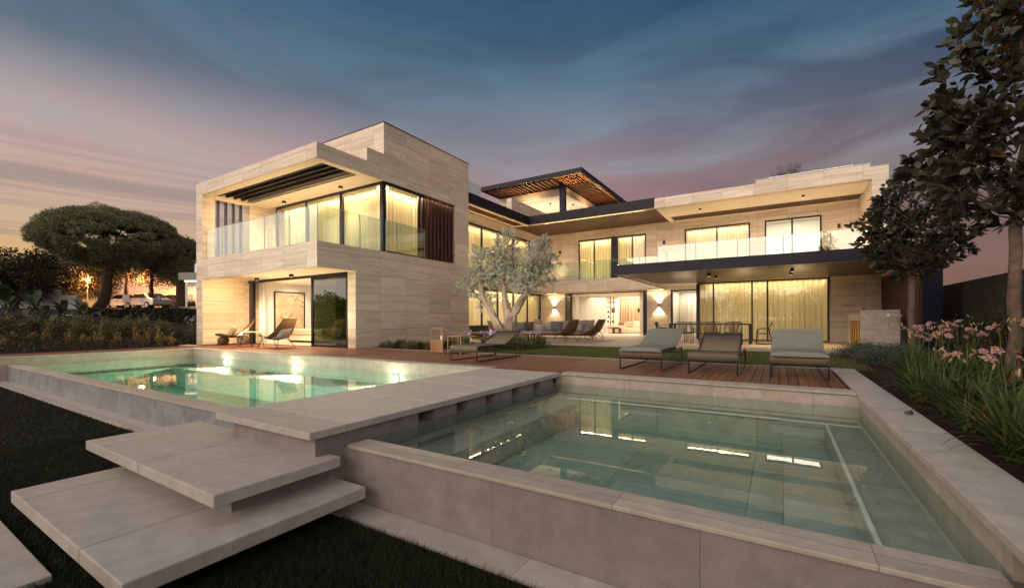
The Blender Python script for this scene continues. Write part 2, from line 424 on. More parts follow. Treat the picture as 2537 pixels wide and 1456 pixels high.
BUSHY = leafmat('young_shrub_leaf', G3(.13, .10, .035), G3(.27, .20, .07), None, None, .6, .15, .3)
TEAL = leafmat('grey_green_leaf', G3(.035, .055, .045), G3(.075, .10, .08), None, None, .6, .1, .3)
DRK = leafmat('dark_hedge_leaf', G3(.014, .016, .009), G3(.035, .034, .016), G3(.10, .05, .015), None, .6, .1, .25)
BAN = leafmat('paddle_leaf', G3(.03, .045, .02), G3(.07, .09, .045), None, None, .35, .15, .5)
LILG = leafmat('daylily_leaf', G3(.032, .055, .014), G3(.085, .125, .03), G3(.34, .20, .04), None, .45, .2, .4)
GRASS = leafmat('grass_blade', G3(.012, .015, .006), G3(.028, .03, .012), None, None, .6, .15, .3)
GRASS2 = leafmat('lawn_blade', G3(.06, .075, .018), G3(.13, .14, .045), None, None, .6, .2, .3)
PETAL = leafmat('pink_petal', G3(.30, .12, .16), G3(.46, .24, .22), G3(.20, .10, .22), None, .5, .25, .3)
BUD = leafmat('lily_bud', G3(.45, .30, .14), G3(.55, .40, .22), None, None, .5, .2, .3)
YEL = simple('flower_throat', (.75, .38, .04), .5)
LAV = leafmat('lilac_floret', G3(.38, .26, .48), G3(.55, .42, .62), None, None, .5, .2, .3)
BARK = simple('bark', (.13, .088, .068), .85, 0, .35, 14, .6, .2)
BARKP = simple('pine_bark', (.075, .048, .040), .9, 0, .45, 9, .8, .15)
BARKO = simple('olive_bark', (.30, .225, .165), .9, 0, .5, 26, .9, .2)
TWIG = simple('twig', (.14, .085, .05), .8, 0, .2, 10)
MULCH = simple('bark_mulch', (.035, .020, .018), .95, 0, .6, 45, .9, .1)
SOIL = simple('soil', (.035, .030, .020), .95, 0, .5, 6, .6, .1)
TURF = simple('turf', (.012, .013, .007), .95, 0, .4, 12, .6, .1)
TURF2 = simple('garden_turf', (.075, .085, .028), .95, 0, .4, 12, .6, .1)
SLING = simple('taupe_sling', (.155, .115, .072), .7, 0, .08, 30, .1)
PAD = simple('grey_green_pad', (.20, .205, .17), .8, 0, .06, 20, .1)
FRAME = simple('lounger_frame', (.035, .030, .040), .4, .5, .08, 9)
ROPE = simple('brown_rope', (.12, .072, .035), .75, 0, .3, 60, .3)
WICK = simple('wicker', (.22, .12, .055), .7, 0, .35, 50, .5)
CUSH = simple('beige_cushion', (.50, .40, .28), .85, 0, .12, 14, .15)
CUSHW = simple('patterned_cushion', (.52, .48, .42), .85, 0, .35, 22, .1)
TAUPE = simple('taupe_cushion', (.27, .20, .155), .85, 0, .1, 12, .1)
BLUEC = simple('slate_cushion', (.135, .13, .16), .85, 0, .2, 14, .1)
CHARC = simple('charcoal_cushion', (.06, .052, .05), .85, 0, .15, 14, .1)
IVORY = simple('ivory_fabric', (.72, .64, .52), .85, 0, .05, 10, .1)
WHT = simple('white_top', (.75, .70, .62), .4, 0, .04, 10)
GOLD = simple('ochre_cabinet', (.42, .24, .055), .5, 0, .1, 8)


# ------------------------------------------------------------------ lights
def area(name, loc, aim, sx, sy, power, col=(1, .72, .38), spread=pi, parent=None):
    if name == 'cove': sx, sy = max(sx, .15), max(sy, .15)
    l = bpy.data.lights.new(name, 'AREA'); l.shape = 'RECTANGLE'; l.size = sx; l.size_y = sy; l.energy = power * (.50 if name == 'room_glow' else 1.35 if name == 'cove' else 1.7); l.color = col; l.spread = spread
    o = bpy.data.objects.new(name, l); COL.objects.link(o); o.location = loc
    o.rotation_euler = Vector(aim).to_track_quat('-Z', 'Y').to_euler()
    if abs(aim[2]) > .9: o.rotation_euler = (0 if aim[2] < 0 else pi, 0, 0)
    return o
def spot(name, loc, aim, power, angle=70, col=(1, .70, .36), blend=.6, size=.03):
    l = bpy.data.lights.new(name, 'SPOT'); l.energy = power * 7.5; l.spot_size = radians(angle); l.spot_blend = blend; l.color = col; l.shadow_soft_size = size
    o = bpy.data.objects.new(name, l); COL.objects.link(o); o.location = loc
    o.rotation_euler = Vector(aim).to_track_quat('-Z', 'Y').to_euler(); return o
WARM = (1, .70, .36); WARMW = (1, .80, .56); YELW = (1, .745, .43)

# ------------------------------------------------------------------ ground (one sheet to the horizon)
def hgt(x, y):
    if x < -16.3 or (y > 6.5) or x > 1.05:
        z = -.03
        if y <= 2.16: return -.62
        if x <= -17.6:
            z = -.03 + max(0, min(1, (-x - 20.0) / 14.6)) * 1.5
            z += max(0, min(1, (-x - 34.6) / 11.5)) * .55
        return z
    if -16.2 < x < 1.0 and 2.5 < y < 6.45: return -1.9
    if y <= 2.5: return -.62
    return -.62
xs = sorted(set([-1500, -700, -300, -150, -90, -60, -52, -46, -41, -36, -34.6, -32, -29, -26, -23, -21, -20, -19, -18, -17.65, -17.55, -16.35, -16.3, -16.15, -10, -4.2, -3.2, 0.95, 1.0, 1.04, 1.1, 3, 6, 12, 30, 80, 200, 600, 1500]))
ys = sorted(set([-1500, -600, -250, -100, -40, -15, -5, 0, 1, 2.0, 2.15, 2.2, 2.4, 2.44, 2.49, 2.55, 3, 5, 6.4, 6.46, 6.52, 8, 12, 20, 30, 45, 70, 150, 400, 1500]))
V = [(x, y, hgt(x, y)) for y in ys for x in xs]
nx = len(xs)
Fq = [(j * nx + i, j * nx + i + 1, (j + 1) * nx + i + 1, (j + 1) * nx + i) for j in range(len(ys) - 1) for i in range(nx - 1)]
tag(np_mesh('ground', V, Fq, SOIL), kind='structure')
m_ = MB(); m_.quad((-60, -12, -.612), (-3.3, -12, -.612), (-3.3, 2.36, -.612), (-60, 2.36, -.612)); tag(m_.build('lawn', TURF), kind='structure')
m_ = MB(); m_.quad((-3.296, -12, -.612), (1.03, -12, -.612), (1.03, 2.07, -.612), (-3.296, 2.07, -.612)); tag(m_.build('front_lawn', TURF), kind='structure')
m_ = MB(); m_.quad((-7.4, 9.31, -.02), (1.3, 9.31, -.02), (1.5, 13.55, -.02), (-7.2, 13.55, -.02)); tag(m_.build('garden_lawn', TURF2), kind='structure')
m_ = MB(); m_.quad((1.08, -3, -.022), (9, -3, -.022), (9, 20, -.022), (1.5, 13.55, -.022), (1.08, 9.5, -.022)); tag(m_.build('planting_bed', MULCH), kind='structure')
m_ = MB(); m_.quad((-11.12, 9.31, -.02), (-7.41, 9.31, -.02), (-7.21, 13.6, -.02), (-12.7, 13.6, -.02)); tag(m_.build('house_bed', MULCH), kind='structure')
# metal edging of the bed by the lawn
m_ = MB(); m_.bar((1.3, 9.35, -.01), (1.5, 13.5, -.01), .012, .05)
m_.build('lawn_edging', BARK); tag(bpy.data.objects['lawn_edging'], 'thin rusty metal edging between the back lawn and the right-hand bed', 'edging')

# deck, boards run towards the house
m_ = MB()
x = -17.5
while x < .68:
    for (a, b, c_) in ((6.61, 9.14, 0), ):
        x1 = min(x + .102, .70)
        if x < -16.16: y0 = 2.2
        else: y0 = 6.61
        y1 = 9.14
        if -18 < x < -11.5: y1 = 8.78
        if -11.56 < x < -11.1: y1 = 8.80
        m_.box(x, x1, y0, y1, -.03, 0)
    x += .11
tag(m_.build('deck', DECK), kind='structure')
m_ = MB(); m_.box(-17.5, .7, 6.6, 9.14, -.06, -.035); m_.box(-17.5, -16.15, 2.2, 6.6, -.06, -.035); tag(m_.build('deck_base', BLACK), kind='structure')
# thin stone edges of the deck
m_ = MB(); m_.box(-11.14, 1.07, 9.145, 9.29, -.05, .004); m_.box(-18.6, -17.51, 7.0, 7.3, -.05, .004); tag(m_.build('deck_edge', LIME), kind='structure')
# patio
m_ = MB(); m_.box(-12.4, 1.95, 13.62, 24.05, -.1, .0); m_.box(1.95, 3.3, 13.9, 20.2, -.1, .0); tag(m_.build('patio', PAVE), kind='structure')
m_ = MB(); m_.box(-7.3, 1.95, 13.5, 13.62, -.1, .012); tag(m_.build('patio_edge', LIME), kind='structure')

# ------------------------------------------------------------------ right (shallow) pool
XW, XR, YF = -3.05, .75, 6.34
p = thing('shallow_pool', 'raised shallow pool with clear greenish water and wide pinkish stone rim, right foreground', 'pool', (-1, 4, 0))
m_ = MB()
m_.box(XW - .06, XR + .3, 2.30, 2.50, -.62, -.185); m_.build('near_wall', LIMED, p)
m_ = MB(); m_.box(-3.0, XR - .003, 2.285, 2.505, -.182, -.155)
m_.build('near_coping', LIME, p, bevel=.006)
m_ = MB(); m_.box(XR, 1.07, -1.5, 9.42, -.045, .0); m_.build('side_coping', SLAB, p, bevel=.004)
m_ = MB(); m_.box(XR + .03, 1.05, 2.50, 6.37, -1.2, -.047); m_.box(XR + .302, 1.05, -1.5, 2.5, -.7, -.047); m_.box(XR + .03, XR + .30, -1.5, 2.29, -.7, -.047); m_.box(1.053, 1.069, -1.5, 9.42, -.7, -.047); m_.box(XR+.03, 1.05, 6.372, 9.42, -.3, -.047); m_.build('side_wall', LIME, p)
m_ = MB(); m_.box(-4.47 + 1.47, XR - .003, 6.34, 6.6, -.03, .004); m_.build('far_coping', LIME, p, bevel=.004)
m_ = MB(); m_.box(XW - .06, XR + .03, 6.37, 6.58, -1.2, -.032); m_.build('far_wall', LIME, p)
# basin: benches and floor
m_ = MB()
m_.box(XW, XR + .028, 6.02, 6.368, -.9, -.34)          # far bench
m_.box(.42, XR + .028, 2.505, 6.018, -.9, -.34)        # right bench
m_.box(XW, -2.62, 2.505, 6.018, -.9, -.40)             # left shelf
m_.box(.02, .418, 2.505, 6.018, -.9, -.52)
m_.box(-2.618, -.9, 2.505, 3.35, -.9, -.56)
m_.box(-2.618, .018, 3.352, 6.018, -1.0, -.70)
m_.box(-.898, .018, 2.505, 3.35, -1.0, -.70)
m_.build('basin', TILE, p)
m_ = MB()
m_.box(-2.60, .0, 5.985, 6.012, -.33, -.31); m_.box(.425, .45, 2.6, 6.0, -.338, -.325); m_.box(XW + .3, XR, 6.025, 6.05, -.338, -.325)
m_.build('bench_nosing', WHT, p)
m_ = MB(); m_.lathe((-1.35, 4.6, -.70), [(.0, .0), (.085, .0), (.085, .012), (.06, .014), (.055, .004), (.0, .004)], 24); m_.build('floor_drain', GREYC, p)
m_ = MB(); m_.box(XW, XR + .03, 2.502, 6.368, -1.1, -.172); m_.build('water', WATER, p)
m_ = MB(); m_.box(-3.3, 1.03, 2.075, 2.298, -.66, -.598); tag(m_.build('paving_strip', SLAB), kind='structure')

# ------------------------------------------------------------------ left (deep) pool
XL = -15.9
p = thing('deep_pool', 'large lit swimming pool of green water in front of the two storey stone pavilion', 'pool', (-10, 4, 0))
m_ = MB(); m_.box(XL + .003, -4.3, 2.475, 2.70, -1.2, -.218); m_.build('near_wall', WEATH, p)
m_ = MB(); m_.box(XL + .003, -4.3, 2.46, 2.72, -.215, -.19); m_.build('near_coping', LIME, p, bevel=.006)
m_ = MB(); m_.box(XL + .003, -4.4, 6.34, 6.6, -.03, .004); m_.box(XL - .24, XL, 2.0, 6.6, -.03, .004); m_.build('far_coping', LIME, p, bevel=.004)
m_ = MB(); m_.box(XL - .24, -4.4, 6.37, 6.58, -1.7, -.032); m_.box(XL - .24, XL - .03, 2.01, 6.368, -1.7, -.032); m_.build('basin_wall', LIME, p)
m_ = MB()
m_.box(XL - .028, -4.4, 5.55, 6.368, -1.8, -.50)
m_.box(XL - .028, XL + .75, 2.705, 5.548, -1.8, -.50)
m_.box(XL + .752, -4.4, 2.705, 5.548, -1.85, -1.0)
m_.build('basin_floor', LIME, p)
m_ = MB(); m_.box(XL - .03, -4.32, 2.705, 6.368, -1.84, -.236); m_.build('water', WATER, p)
for X_ in (-13.75, -10.32, -6.78):
    m_ = MB(); m_.tube([(X_, 6.366, -.34), (X_, 6.352, -.34)], .085, 18); hs_ = m_.build('pool_light', WHT, p)
    m_ = MB(); m_.tube([(X_, 6.351, -.34), (X_, 6.335, -.34), (X_, 6.318, -.34), (X_, 6.308, -.34)], [.05, .048, .034, .010], 14); l_ = m_.build('lens', emit('pool_lamp_glow', (1, .92, .64, 1), 800.), hs_)
    spot('pool_spot', (X_, 6.28, -.36), (0, -1, -.05), 60, 172, (1, .93, .66), .9, .02)
    spot('pool_spot', (X_ + 1.2, 2.84, -.42), (0, 1, -.35), 36, 172, (.92, 1, .82), .9, .02)  # added spot hidden below the near coping, no fixture, brightens the basin
m_ = MB(); m_.box(XL - .02, -4.32, 2.235, 2.473, -.66, -.565); tag(m_.build('wall_paving_strip', SLAB), kind='structure')
m_ = MB(); m_.box(-40, XL - .245, 2.02, 2.2, -.7, -.05); o = m_.build('low_retaining_wall', LIMED); tag(o, 'low grey retaining wall running left from the end of the green pool', 'wall')

# ------------------------------------------------------------------ walkway and steps
p = thing('walkway', 'pale stone walkway slab bridging the gap between the green pool and the shallow pool', 'walkway', (-3.7, 4, 0))
m_ = MB()
ysj = [1.97, 3.40, 3.96, 4.52, 5.12, 5.72, 6.34]
for i in range(6):
    m_.box(-4.47, -3.02, ysj[i] + (.004 if i else 0), ysj[i + 1] - .004, -.055, .006)
m_.build('slab', SLAB, p, bevel=.007)
m_ = MB()
m_.box(-4.30, -3.055, 2.04, 3.16, -1.2, -.058)
for i in range(1, 6):
    a = ysj[i] + (.0); b = ysj[i + 1] - .20
    m_.box(-3.5, -3.055, a, b, -.172, -.058)
m_.box(-4.30, -3.056, 3.17, 6.33, -1.2, -.174); m_.box(-4.30, -3.52, 3.17, 6.33, -.173, -.058)
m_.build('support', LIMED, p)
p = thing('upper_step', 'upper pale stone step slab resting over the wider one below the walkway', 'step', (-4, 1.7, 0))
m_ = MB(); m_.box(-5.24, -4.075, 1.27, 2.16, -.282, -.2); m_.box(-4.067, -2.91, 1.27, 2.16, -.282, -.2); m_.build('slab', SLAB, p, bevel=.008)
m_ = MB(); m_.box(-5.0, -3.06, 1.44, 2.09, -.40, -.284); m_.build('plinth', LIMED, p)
p = thing('lower_step', 'wide lower stone step slab closest to the grass, in the left foreground', 'step', (-4, 1.5, 0))
m_ = MB(); m_.box(-4.86, -4.545, .77, 2.2, -.49, -.4); m_.box(-4.537, -3.295, .77, 2.2, -.49, -.4); m_.box(-3.287, -2.67, .77, 2.2, -.49, -.4); m_.build('slab', SLAB, p, bevel=.008)
m_ = MB(); m_.box(-4.5, -2.95, 1.25, 2.07, -.64, -.492); m_.build('plinth', LIMED, p)
o = MB().box(-6.4, -3.5, -.9, .71, -.64, -.575).build('paver', SLAB, bevel=.006); tag(o, 'flat stone paver set in the grass at the bottom left corner', 'paver')

# ------------------------------------------------------------------ the house
H = thing('house', 'large modern travertine villa with lit glazed rooms, dark metal canopies and glass balconies', 'house', (-11.15, 8.83, 0))
def part(mb, name, mat, parent=None, bevel=0, lab=None):
    o = mb.build(name, mat, parent or H, bevel=bevel)
    if lab: o['label'] = lab
    return o
def curtain(x0, y0, x1, y1, z0, z1, mat, parent, amp=.045, wl=.11, seed=0):
    rs = np.random.RandomState(seed + int(abs(x0 * 13 + y0 * 7)))
    L = math.hypot(x1 - x0, y1 - y0); n = max(8, int(L / wl * 8)); tx, ty = (x1 - x0) / L, (y1 - y0) / L; nx_, ny_ = -ty, tx
    ph = 0; V = []; 
    zz_ = [z0, (z0 + z1) / 2, z1]
    offs = []
    for i in range(n + 1):
        ph += 2 * pi * (L / n) / wl * (1 + .25 * sin(i * .13 + seed))
        offs.append(amp * (sin(ph) + .25 * sin(ph * .37 + 1.3)) + rs.normal() * .0015)
    for k, z in enumerate(zz_):
        for i in range(n + 1):
            s_ = L * i / n; o_ = offs[i] * (.75 if k == 2 else 1.) + (.01 * sin(s_ * 3 + k) if k < 2 else 0)
            V.append((x0 + tx * s_ + nx_ * o_, y0 + ty * s_ + ny_ * o_, z))
    Fq = [(k * (n + 1) + i, k * (n + 1) + i + 1, (k + 1) * (n + 1) + i + 1, (k + 1) * (n + 1) + i) for k in range(2) for i in range(n)]
    return np_mesh('curtain', V, Fq, mat, parent, WL[parent.name], True)
def window(axis, c, a, b, z0, z1, muls, fr=.06, dep=.06, gl=GLASS, name='window', cur=None, coff=.22, csign=1, wl=.11, fat=None):
    """glazed wall in the plane axis=c from a to b, frame > pane, curtain"""
    def bx(mb, p0, p1, d0, d1, zz0, zz1):
        if axis == 'y': mb.box(p0, p1, c + d0, c + d1, zz0, zz1)
        else: mb.box(c + d0, c + d1, p0, p1, zz0, zz1)
    m = MB(); h = dep / 2
    bx(m, a, b, -h, h, z1 - fr, z1); bx(m, a, b, -h, h, z0, z0 + fr * .6)
    pts = [a + fr / 2] + list(muls) + [b - fr / 2]
    for i, q in enumerate(pts):
        w_ = fr if not (fat and i in fat) else fat[i]
        bx(m, q - w_ / 2, q + w_ / 2, -h + .002, h - .002, z0 + fr * .6, z1 - fr)
    f = m.build(name, DARK, H); WL[f.name] = WL[H.name]
    m = MB()
    for i in range(len(pts) - 1): bx(m, pts[i] + fr / 2, pts[i + 1] - fr / 2, -.006, .006, z0 + fr * .6, z1 - fr)
    m.build('pane', gl, f)
    if cur:
        for (p0, p1) in ([(a + .02, b - .02)]):
            if axis == 'y': curtain(p0, c + coff * csign, p1, c + coff * csign, z0 + .01, z1 - .02, cur, f, wl=wl)
            else: curtain(c + coff * csign, p0, c + coff * csign, p1, z0 + .01, z1 - .02, cur, f, wl=wl)
    return f
def rail(pts, z0, h, joints, gap=.012):
    """frameless glass balustrade along straight runs, one pane mesh per run"""
    for k in range(len(pts) - 1):
        (xa, ya), (xb, yb) = pts[k], pts[k + 1]; L = math.hypot(xb - xa, yb - ya); tx, ty = (xb - xa) / L, (yb - ya) / L
        js = [0] + list(joints[k]) + [L]
        for i in range(len(js) - 1):
            s0, s1 = js[i] + gap / 2, js[i + 1] - gap / 2
            m = MB(); m.bar((xa + tx * s0, ya + ty * s0, z0 + h / 2), (xa + tx * s1, ya + ty * s1, z0 + h / 2), .016, h); g_ = part(m, 'balustrade_pane', RAILG)
            m = MB(); m.bar((xa + tx * s0, ya + ty * s0, z0 + h + .004), (xa + tx * s1, ya + ty * s1, z0 + h + .004), .018, .007)
            for sx in (s0, s1): m.bar((xa + tx * sx, ya + ty * sx, z0), (xa + tx * sx, ya + ty * sx, z0 + h), .010, .018, up=(tx, ty, 0))
            m.build('glass_edge', EDGEG, g_)
def downlight(x, y, z, power=14, aim=(0, 0, -1), ang=95, s=.05, hgt_=.09, col=WARM, lab=None, drop=0):
    m = MB(); m.box(x - s, x + s, y - s, y + s, z - hgt_, z - .001); o = part(m, 'downlight', BLACK)
    m = MB(); m.lathe((x, y, z - hgt_ - .003), [(s * .7, 0), (s * .7, .003)], 14); m.build('lens', emit_w, o)
    if power: spot('downlight_spot', (x, y, z - hgt_ - .02), aim, power, ang, col, .7, .03)
    return o
emit_w = emit('lamp_lens', (1, .80, .50, 1), 2.2)
led = emit('led_strip', (1, .84, .50, 1), 7.)

# ---- pavilion (two storeys, left)
XA, XB, YA, YD = -11.15, -18.48, 7.52, 8.83
m = MB()
m.box(XB, -18.0, YA, 14.55, 0, 2.4)
m.box(-11.53, XA, YD, 14.55, 0, 2.4)
m.box(-17.999, -17.38, 9.0, 9.3, 0, 2.4)
m.box(-18.0, XA - .003, 14.25, 14.55, 0, 2.4)
part(m, 'ground_floor_wall', TRAV)
m = MB(); m.box(XB, XA, YA, 14.55, 2.403, 3.14); part(m, 'terrace_slab', TRAV)
m = MB(); m.box(-17.98, XA - .02, YA + .02, 8.99, 2.392, 2.4); part(m, 'terrace_soffit', PLAST)
m = MB()
m.box(XB, -18.0, YA, 7.93, 3.143, 5.497); m.box(XB, -18.0, 9.19, 14.55, 3.143, 5.497); m.box(XB, -18.0, 7.933, 9.187, 5.44, 5.497)
m.box(-17.997, -17.55, 9.9, 10.1, 3.143, 5.497)
m.box(-11.55, XA, 13.69, 14.55, 3.143, 5.497); m.box(-18.0, -11.553, 14.25, 14.55, 3.143, 5.497)
part(m, 'upper_floor_wall', TRAV)
m = MB()
for i in range(4): m.box(-18.3, -18.16, 8.12 + i * .27, 8.17 + i * .27, 3.143, 5.44)
part(m, 'side_fins', DARK)
# roof over the terrace with the pergola recess
m = MB()
m.box(XB, XA, YA, 7.88, 5.5, 5.94); m.box(XB, XA, 9.12, 9.97, 5.5, 5.94); m.box(XB, -17.82, 7.883, 9.117, 5.5, 5.94); m.box(-11.43, XA, 7.883, 9.117, 5.5, 5.94)
m.box(-17.817, -11.433, 7.883, 9.117, 5.87, 5.938)
part(m, 'terrace_roof', TRAV)
m = MB(); m.box(-17.98, XA - .03, 9.125, 10.0, 5.491, 5.498); m.box(-17.98, XA - .03, 7.55, 7.878, 5.491, 5.498); m.box(-11.427, XA - .03, 7.882, 9.12, 5.491, 5.498); m.box(-17.98, -17.822, 7.882, 9.12, 5.491, 5.498)
m.box(-17.81, -11.44, 7.885, 9.115, 5.855, 5.865)
part(m, 'roof_soffit', PLAST)
for i in range(5):
    y = 7.99 + i * .265; m = MB(); m.box(-17.79, -11.46, y - .028, y + .028, 5.52, 5.70); part(m, 'pergola_beam', NAVY if i < 4 else GREYC)
m = MB(); m.box(-18.0, XA, 9.973, 14.55, 5.5, 7.43); m.box(-11.5, XA, 9.28, 9.97, 5.943, 6.375); part(m, 'upper_block', TRAV)
m = MB(); m.box(-18.02, XA + .02, 9.955, 14.57, 7.433, 7.455); part(m, 'roof_flashing', BLACK)
# upper glazing: front and side
f = window('y', 10.0, -17.5, -11.25, 3.15, 5.49, [-15.42, -13.36], .09, .09, fat={1: .12, 2: .16}, cur=CURT, coff=.30, wl=.15)
f = window('x', -11.24, 10.0, 11.96, 3.15, 5.49, [11.70], .09, .09, fat={0: .12}, cur=CURT, coff=-.30, wl=.15)
m = MB(); m.box(-11.30, -11.18, 9.955, 10.06, 3.15, 5.49); part(m, 'corner_post', DARK)
m = MB()
m.box(-11.42, -11.40, 11.97, 13.68, 3.15, 5.49)
part(m, 'louvre_backing', simple('louvre_back', (.20, .10, .05), .7))
m = MB()
for i in range(8):
    y = 12.02 + i * .215; m.box(-11.32, -11.17, y, y + .045, 3.16, 5.48)
part(m, 'louvre_fins', BROWNFIN)
area('louvre_glow', (-11.36, 12.8, 5.44), (0, 0, -1), .06, 1.5, 2.0, WARM)
# curtain wash lights (coves) and room light
area('cove', (-14.4, 10.16, 5.40), (0, .35, -1), 6.0, .05, 100, YELW)
area('cove', (-11.38, 11.0, 5.40), (-.35, 0, -1), .05, 1.8, 40, YELW)
area('room_glow', (-14.4, 12.6, 4.4), (0, -1, 0), 5.8, 1.6, 95, YELW)
area('room_glow', (-14.6, 11.4, 4.4), (1, 0, 0), 1.8, 1.6, 32, YELW)
m = MB(); m.box(-17.54, -11.56, 10.12, 10.14, 5.482, 5.488); part(m, 'cove_strip', led); 
m = MB(); m.box(-11.40, -11.38, 10.05, 11.9, 5.482, 5.488); part(m, 'cove_strip', led)
rail([(-17.87, 7.6), (-11.24, 7.6), (-11.24, 9.9)], 3.12, 1.07, [[1.15, 3.86, 5.23], [1.47]])
rail([(-11.17, 10.05), (-11.17, 11.92)], 3.13, 1.07, [[.5]])
for x, y in ((-16.3, 9.6), (-12.86, 9.57)): downlight(x, y, 5.49, 40, ang=150)
for x, y in ((-15.8, 8.3), (-13.6, 8.25)): downlight(x, y, 2.39, 46, ang=150)
FILL_COL = (1, .66, .33)  # colour of the added fill spots
for x in (-16.6, -14.4, -12.4): spot('terrace_fill', (x, 8.3, .25), (0, .1, 1), 20, 168, FILL_COL, .9, .05)  # added fill aimed up without a fixture, brightens the lower terrace
for x in (-17.0, -14.6, -12.4): spot('terrace_fill', (x, 8.9, 3.3), (0, .05, 1), 13.0, 168, (1, .72, .42), .9, .05)  # same added fill for the upper terrace ceiling
spot('wall_fill', (-16.6, 8.0, 1.9), (-1, 0, -.3), 16, 150, (1, .62, .27), .9, .05)  # added fill pair in mid-air, brightens the left terrace wall
spot('wall_fill', (-16.8, 8.5, 5.1), (-1, 0, -.5), 10, 130, (1, .66, .33), .9, .05)
# ground floor opening and bedroom
m = MB(); m.box(-17.38, -11.54, 8.80, 8.92, 2.31, 2.39); m.box(-17.38, -17.12, 8.84, 8.95, 0, 2.308); m.box(-17.38, -11.54, 8.80, 8.92, -.02, .012); part(m, 'sliding_door_frame', DARK)
m = MB(); m.box(-13.42, -13.34, 8.82, 8.88, .014, 2.308); m.box(-11.60, -11.545, 8.82, 8.88, .014, 2.308); m.box(-13.338, -11.602, 8.82, 8.88, .014, .06); m.box(-13.338, -11.602, 8.82, 8.88, 2.24, 2.308)
f = part(m, 'sliding_door', DARK); MB().box(-13.338, -11.602, 8.845, 8.855, .06, 2.24).build('pane', DARKG, f)
curtain(-12.5, 9.08, -11.6, 9.08, .01, 2.3, CURG, f, wl=.13)
f2 = part(MB().box(-17.3, -16.5, 9.02, 9.05, 2.31, 2.33), 'curtain_track', WHITE)
curtain(-17.10, 9.06, -16.72, 9.06, .01, 2.3, CURW, f2, .05, .10)
m = MB(); m.box(-17.3, -17.1, 9.31, 12.6, 0, 2.39); m.box(-17.1, -11.54, 12.5, 12.6, 0, 2.39); m.box(-17.1, -11.54, 8.98, 12.5, 2.36, 2.388); m.box(-11.56, -11.54, 8.98, 12.5, 0, 2.36); part(m, 'bedroom_wall', WHITE)
m = MB(); m.box(-17.1, -11.57, 8.95, 12.5, -.05, .004); part(m, 'bedroom_floor', TILEF)
area('bedroom_light', (-14.8, 10.3, 2.30), (0, 0, -1), 2.2, 1.2, 26, WARMW)

# ---- middle wing (left wall facing the court) and rear wing
m = MB()
m.box(-13.3, -12.8, 14.55, 24.1, 5.60, 6.10)
m.box(-12.8, 2.9, 24.1, 24.5, 5.60, 6.10)
for (a, b) in ((-12.8, -10.24), (-6.25, -4.26), (-1.22, -.63), (1.63, 2.9)): m.box(a, b, 24.1, 24.5, 3.14, 5.598)
part(m, 'upper_wall', TRAV)
m = MB()
m.box(-13.3, -11.35, 14.56, 24.5, 2.47, 3.14); m.box(-11.347, -4.4, 22.95, 24.5, 2.47, 3.14); m.box(-4.397, 3.3, 20.2, 24.5, 2.47, 3.14)
part(m, 'floor_band', TRAV)
m = MB(); m.box(-12.78, -11.37, 14.6, 24.05, 2.458, 2.466); m.box(-11.365, -3.0, 22.97, 24.05, 2.458, 2.466); m.box(-5.0, -3.0, 20.22, 22.96, 2.458, 2.466); part(m, 'court_soffit', PLAST)
# glazing of the left wall, both floors
f = window('x', -12.8, 14.6, 22.7, 3.0, 5.6, [17.77, 19.22, 20.8], .09, .08, cur=CURT, coff=-.25, wl=.16, fat={3: .2})
part(MB().box(-13.3, -12.8, 22.72, 24.1, 3.14, 5.598), 'corner_wall', TRAV)
f = window('x', -12.8, 14.6, 24.08, 0.01, 2.455, [17.76, 19.2, 20.8, 22.4], .09, .08, cur=CURT, coff=-.25, wl=.16)
area('cove', (-12.93, 18.6, 5.50), (-.3, 0, -1), .05, 7.8, 70, YELW)
area('room_glow', (-15.2, 18.6, 4.4), (1, 0, 0), 7.6, 2.0, 190, YELW)
area('room_glow', (-15.2, 19.2, 1.3), (1, 0, 0), 9.0, 2.0, 240, YELW)
area('cove', (-12.93, 19.2, 2.38), (-.3, 0, -1), .05, 9, 60, YELW)
m = MB(); m.box(-17.5, -17.4, 14.6, 27, 0, 6.0); m.box(-17.4, -13.31, 24.6, 24.7, 0, 6); m.box(-17.4, -13.31, 14.56, 24.6, 2.5, 2.6); m.box(-17.4, -13.31, 14.56, 24.6, 5.9, 6.0); m.box(-17.4, -12.9, 14.56, 24.6, -.05, .0)
part(m, 'inner_room', WHITE)
# rear windows upstairs
W1 = window('y', 24.14, -10.24, -7.92, 3.15, 5.6, [-9.26], .07, .08, cur=CURT, wl=.16)
part(MB().box(-8.22, -7.93, 24.06, 24.095, 3.15, 5.6), 'dark_pier', DARK)
W2 = window('y', 24.14, -7.9, -6.26, 3.15, 5.6, [-7.02], .07, .08, cur=CURT, wl=.16)
W3 = window('y', 24.14, -4.25, -1.23, 3.15, 5.6, [-2.71], .07, .08, cur=CURT, wl=.16)
W4 = window('y', 24.14, -.62, 1.62, 3.15, 5.6, [.49], .07, .08)
for (x, w_, pw) in ((-9.2, 1.9, 80), (-7.1, 1.5, 40), (-2.74, 2.8, 85)):
    area('room_glow', (x, 26.0, 4.4), (0, -1, 0), w_, 2.0, pw, YELW)
    area('cove', (x, 24.26, 5.50), (0, .3, -1), w_, .05, pw * .35, YELW)
m = MB()
m.box(-10.4, 2.9, 26.6, 26.7, 3.14, 6.0); m.box(-10.4, 2.9, 24.5, 26.6, 5.9, 6.0); m.box(-10.4, 2.9, 24.5, 26.6, 3.0, 3.14)
for x in (-10.4, -5.9, -5.0, -1.1, -.8, 2.0): m.box(x, x + .08, 24.5, 26.6, 3.14, 5.9)
part(m, 'upper_room', WHITE)
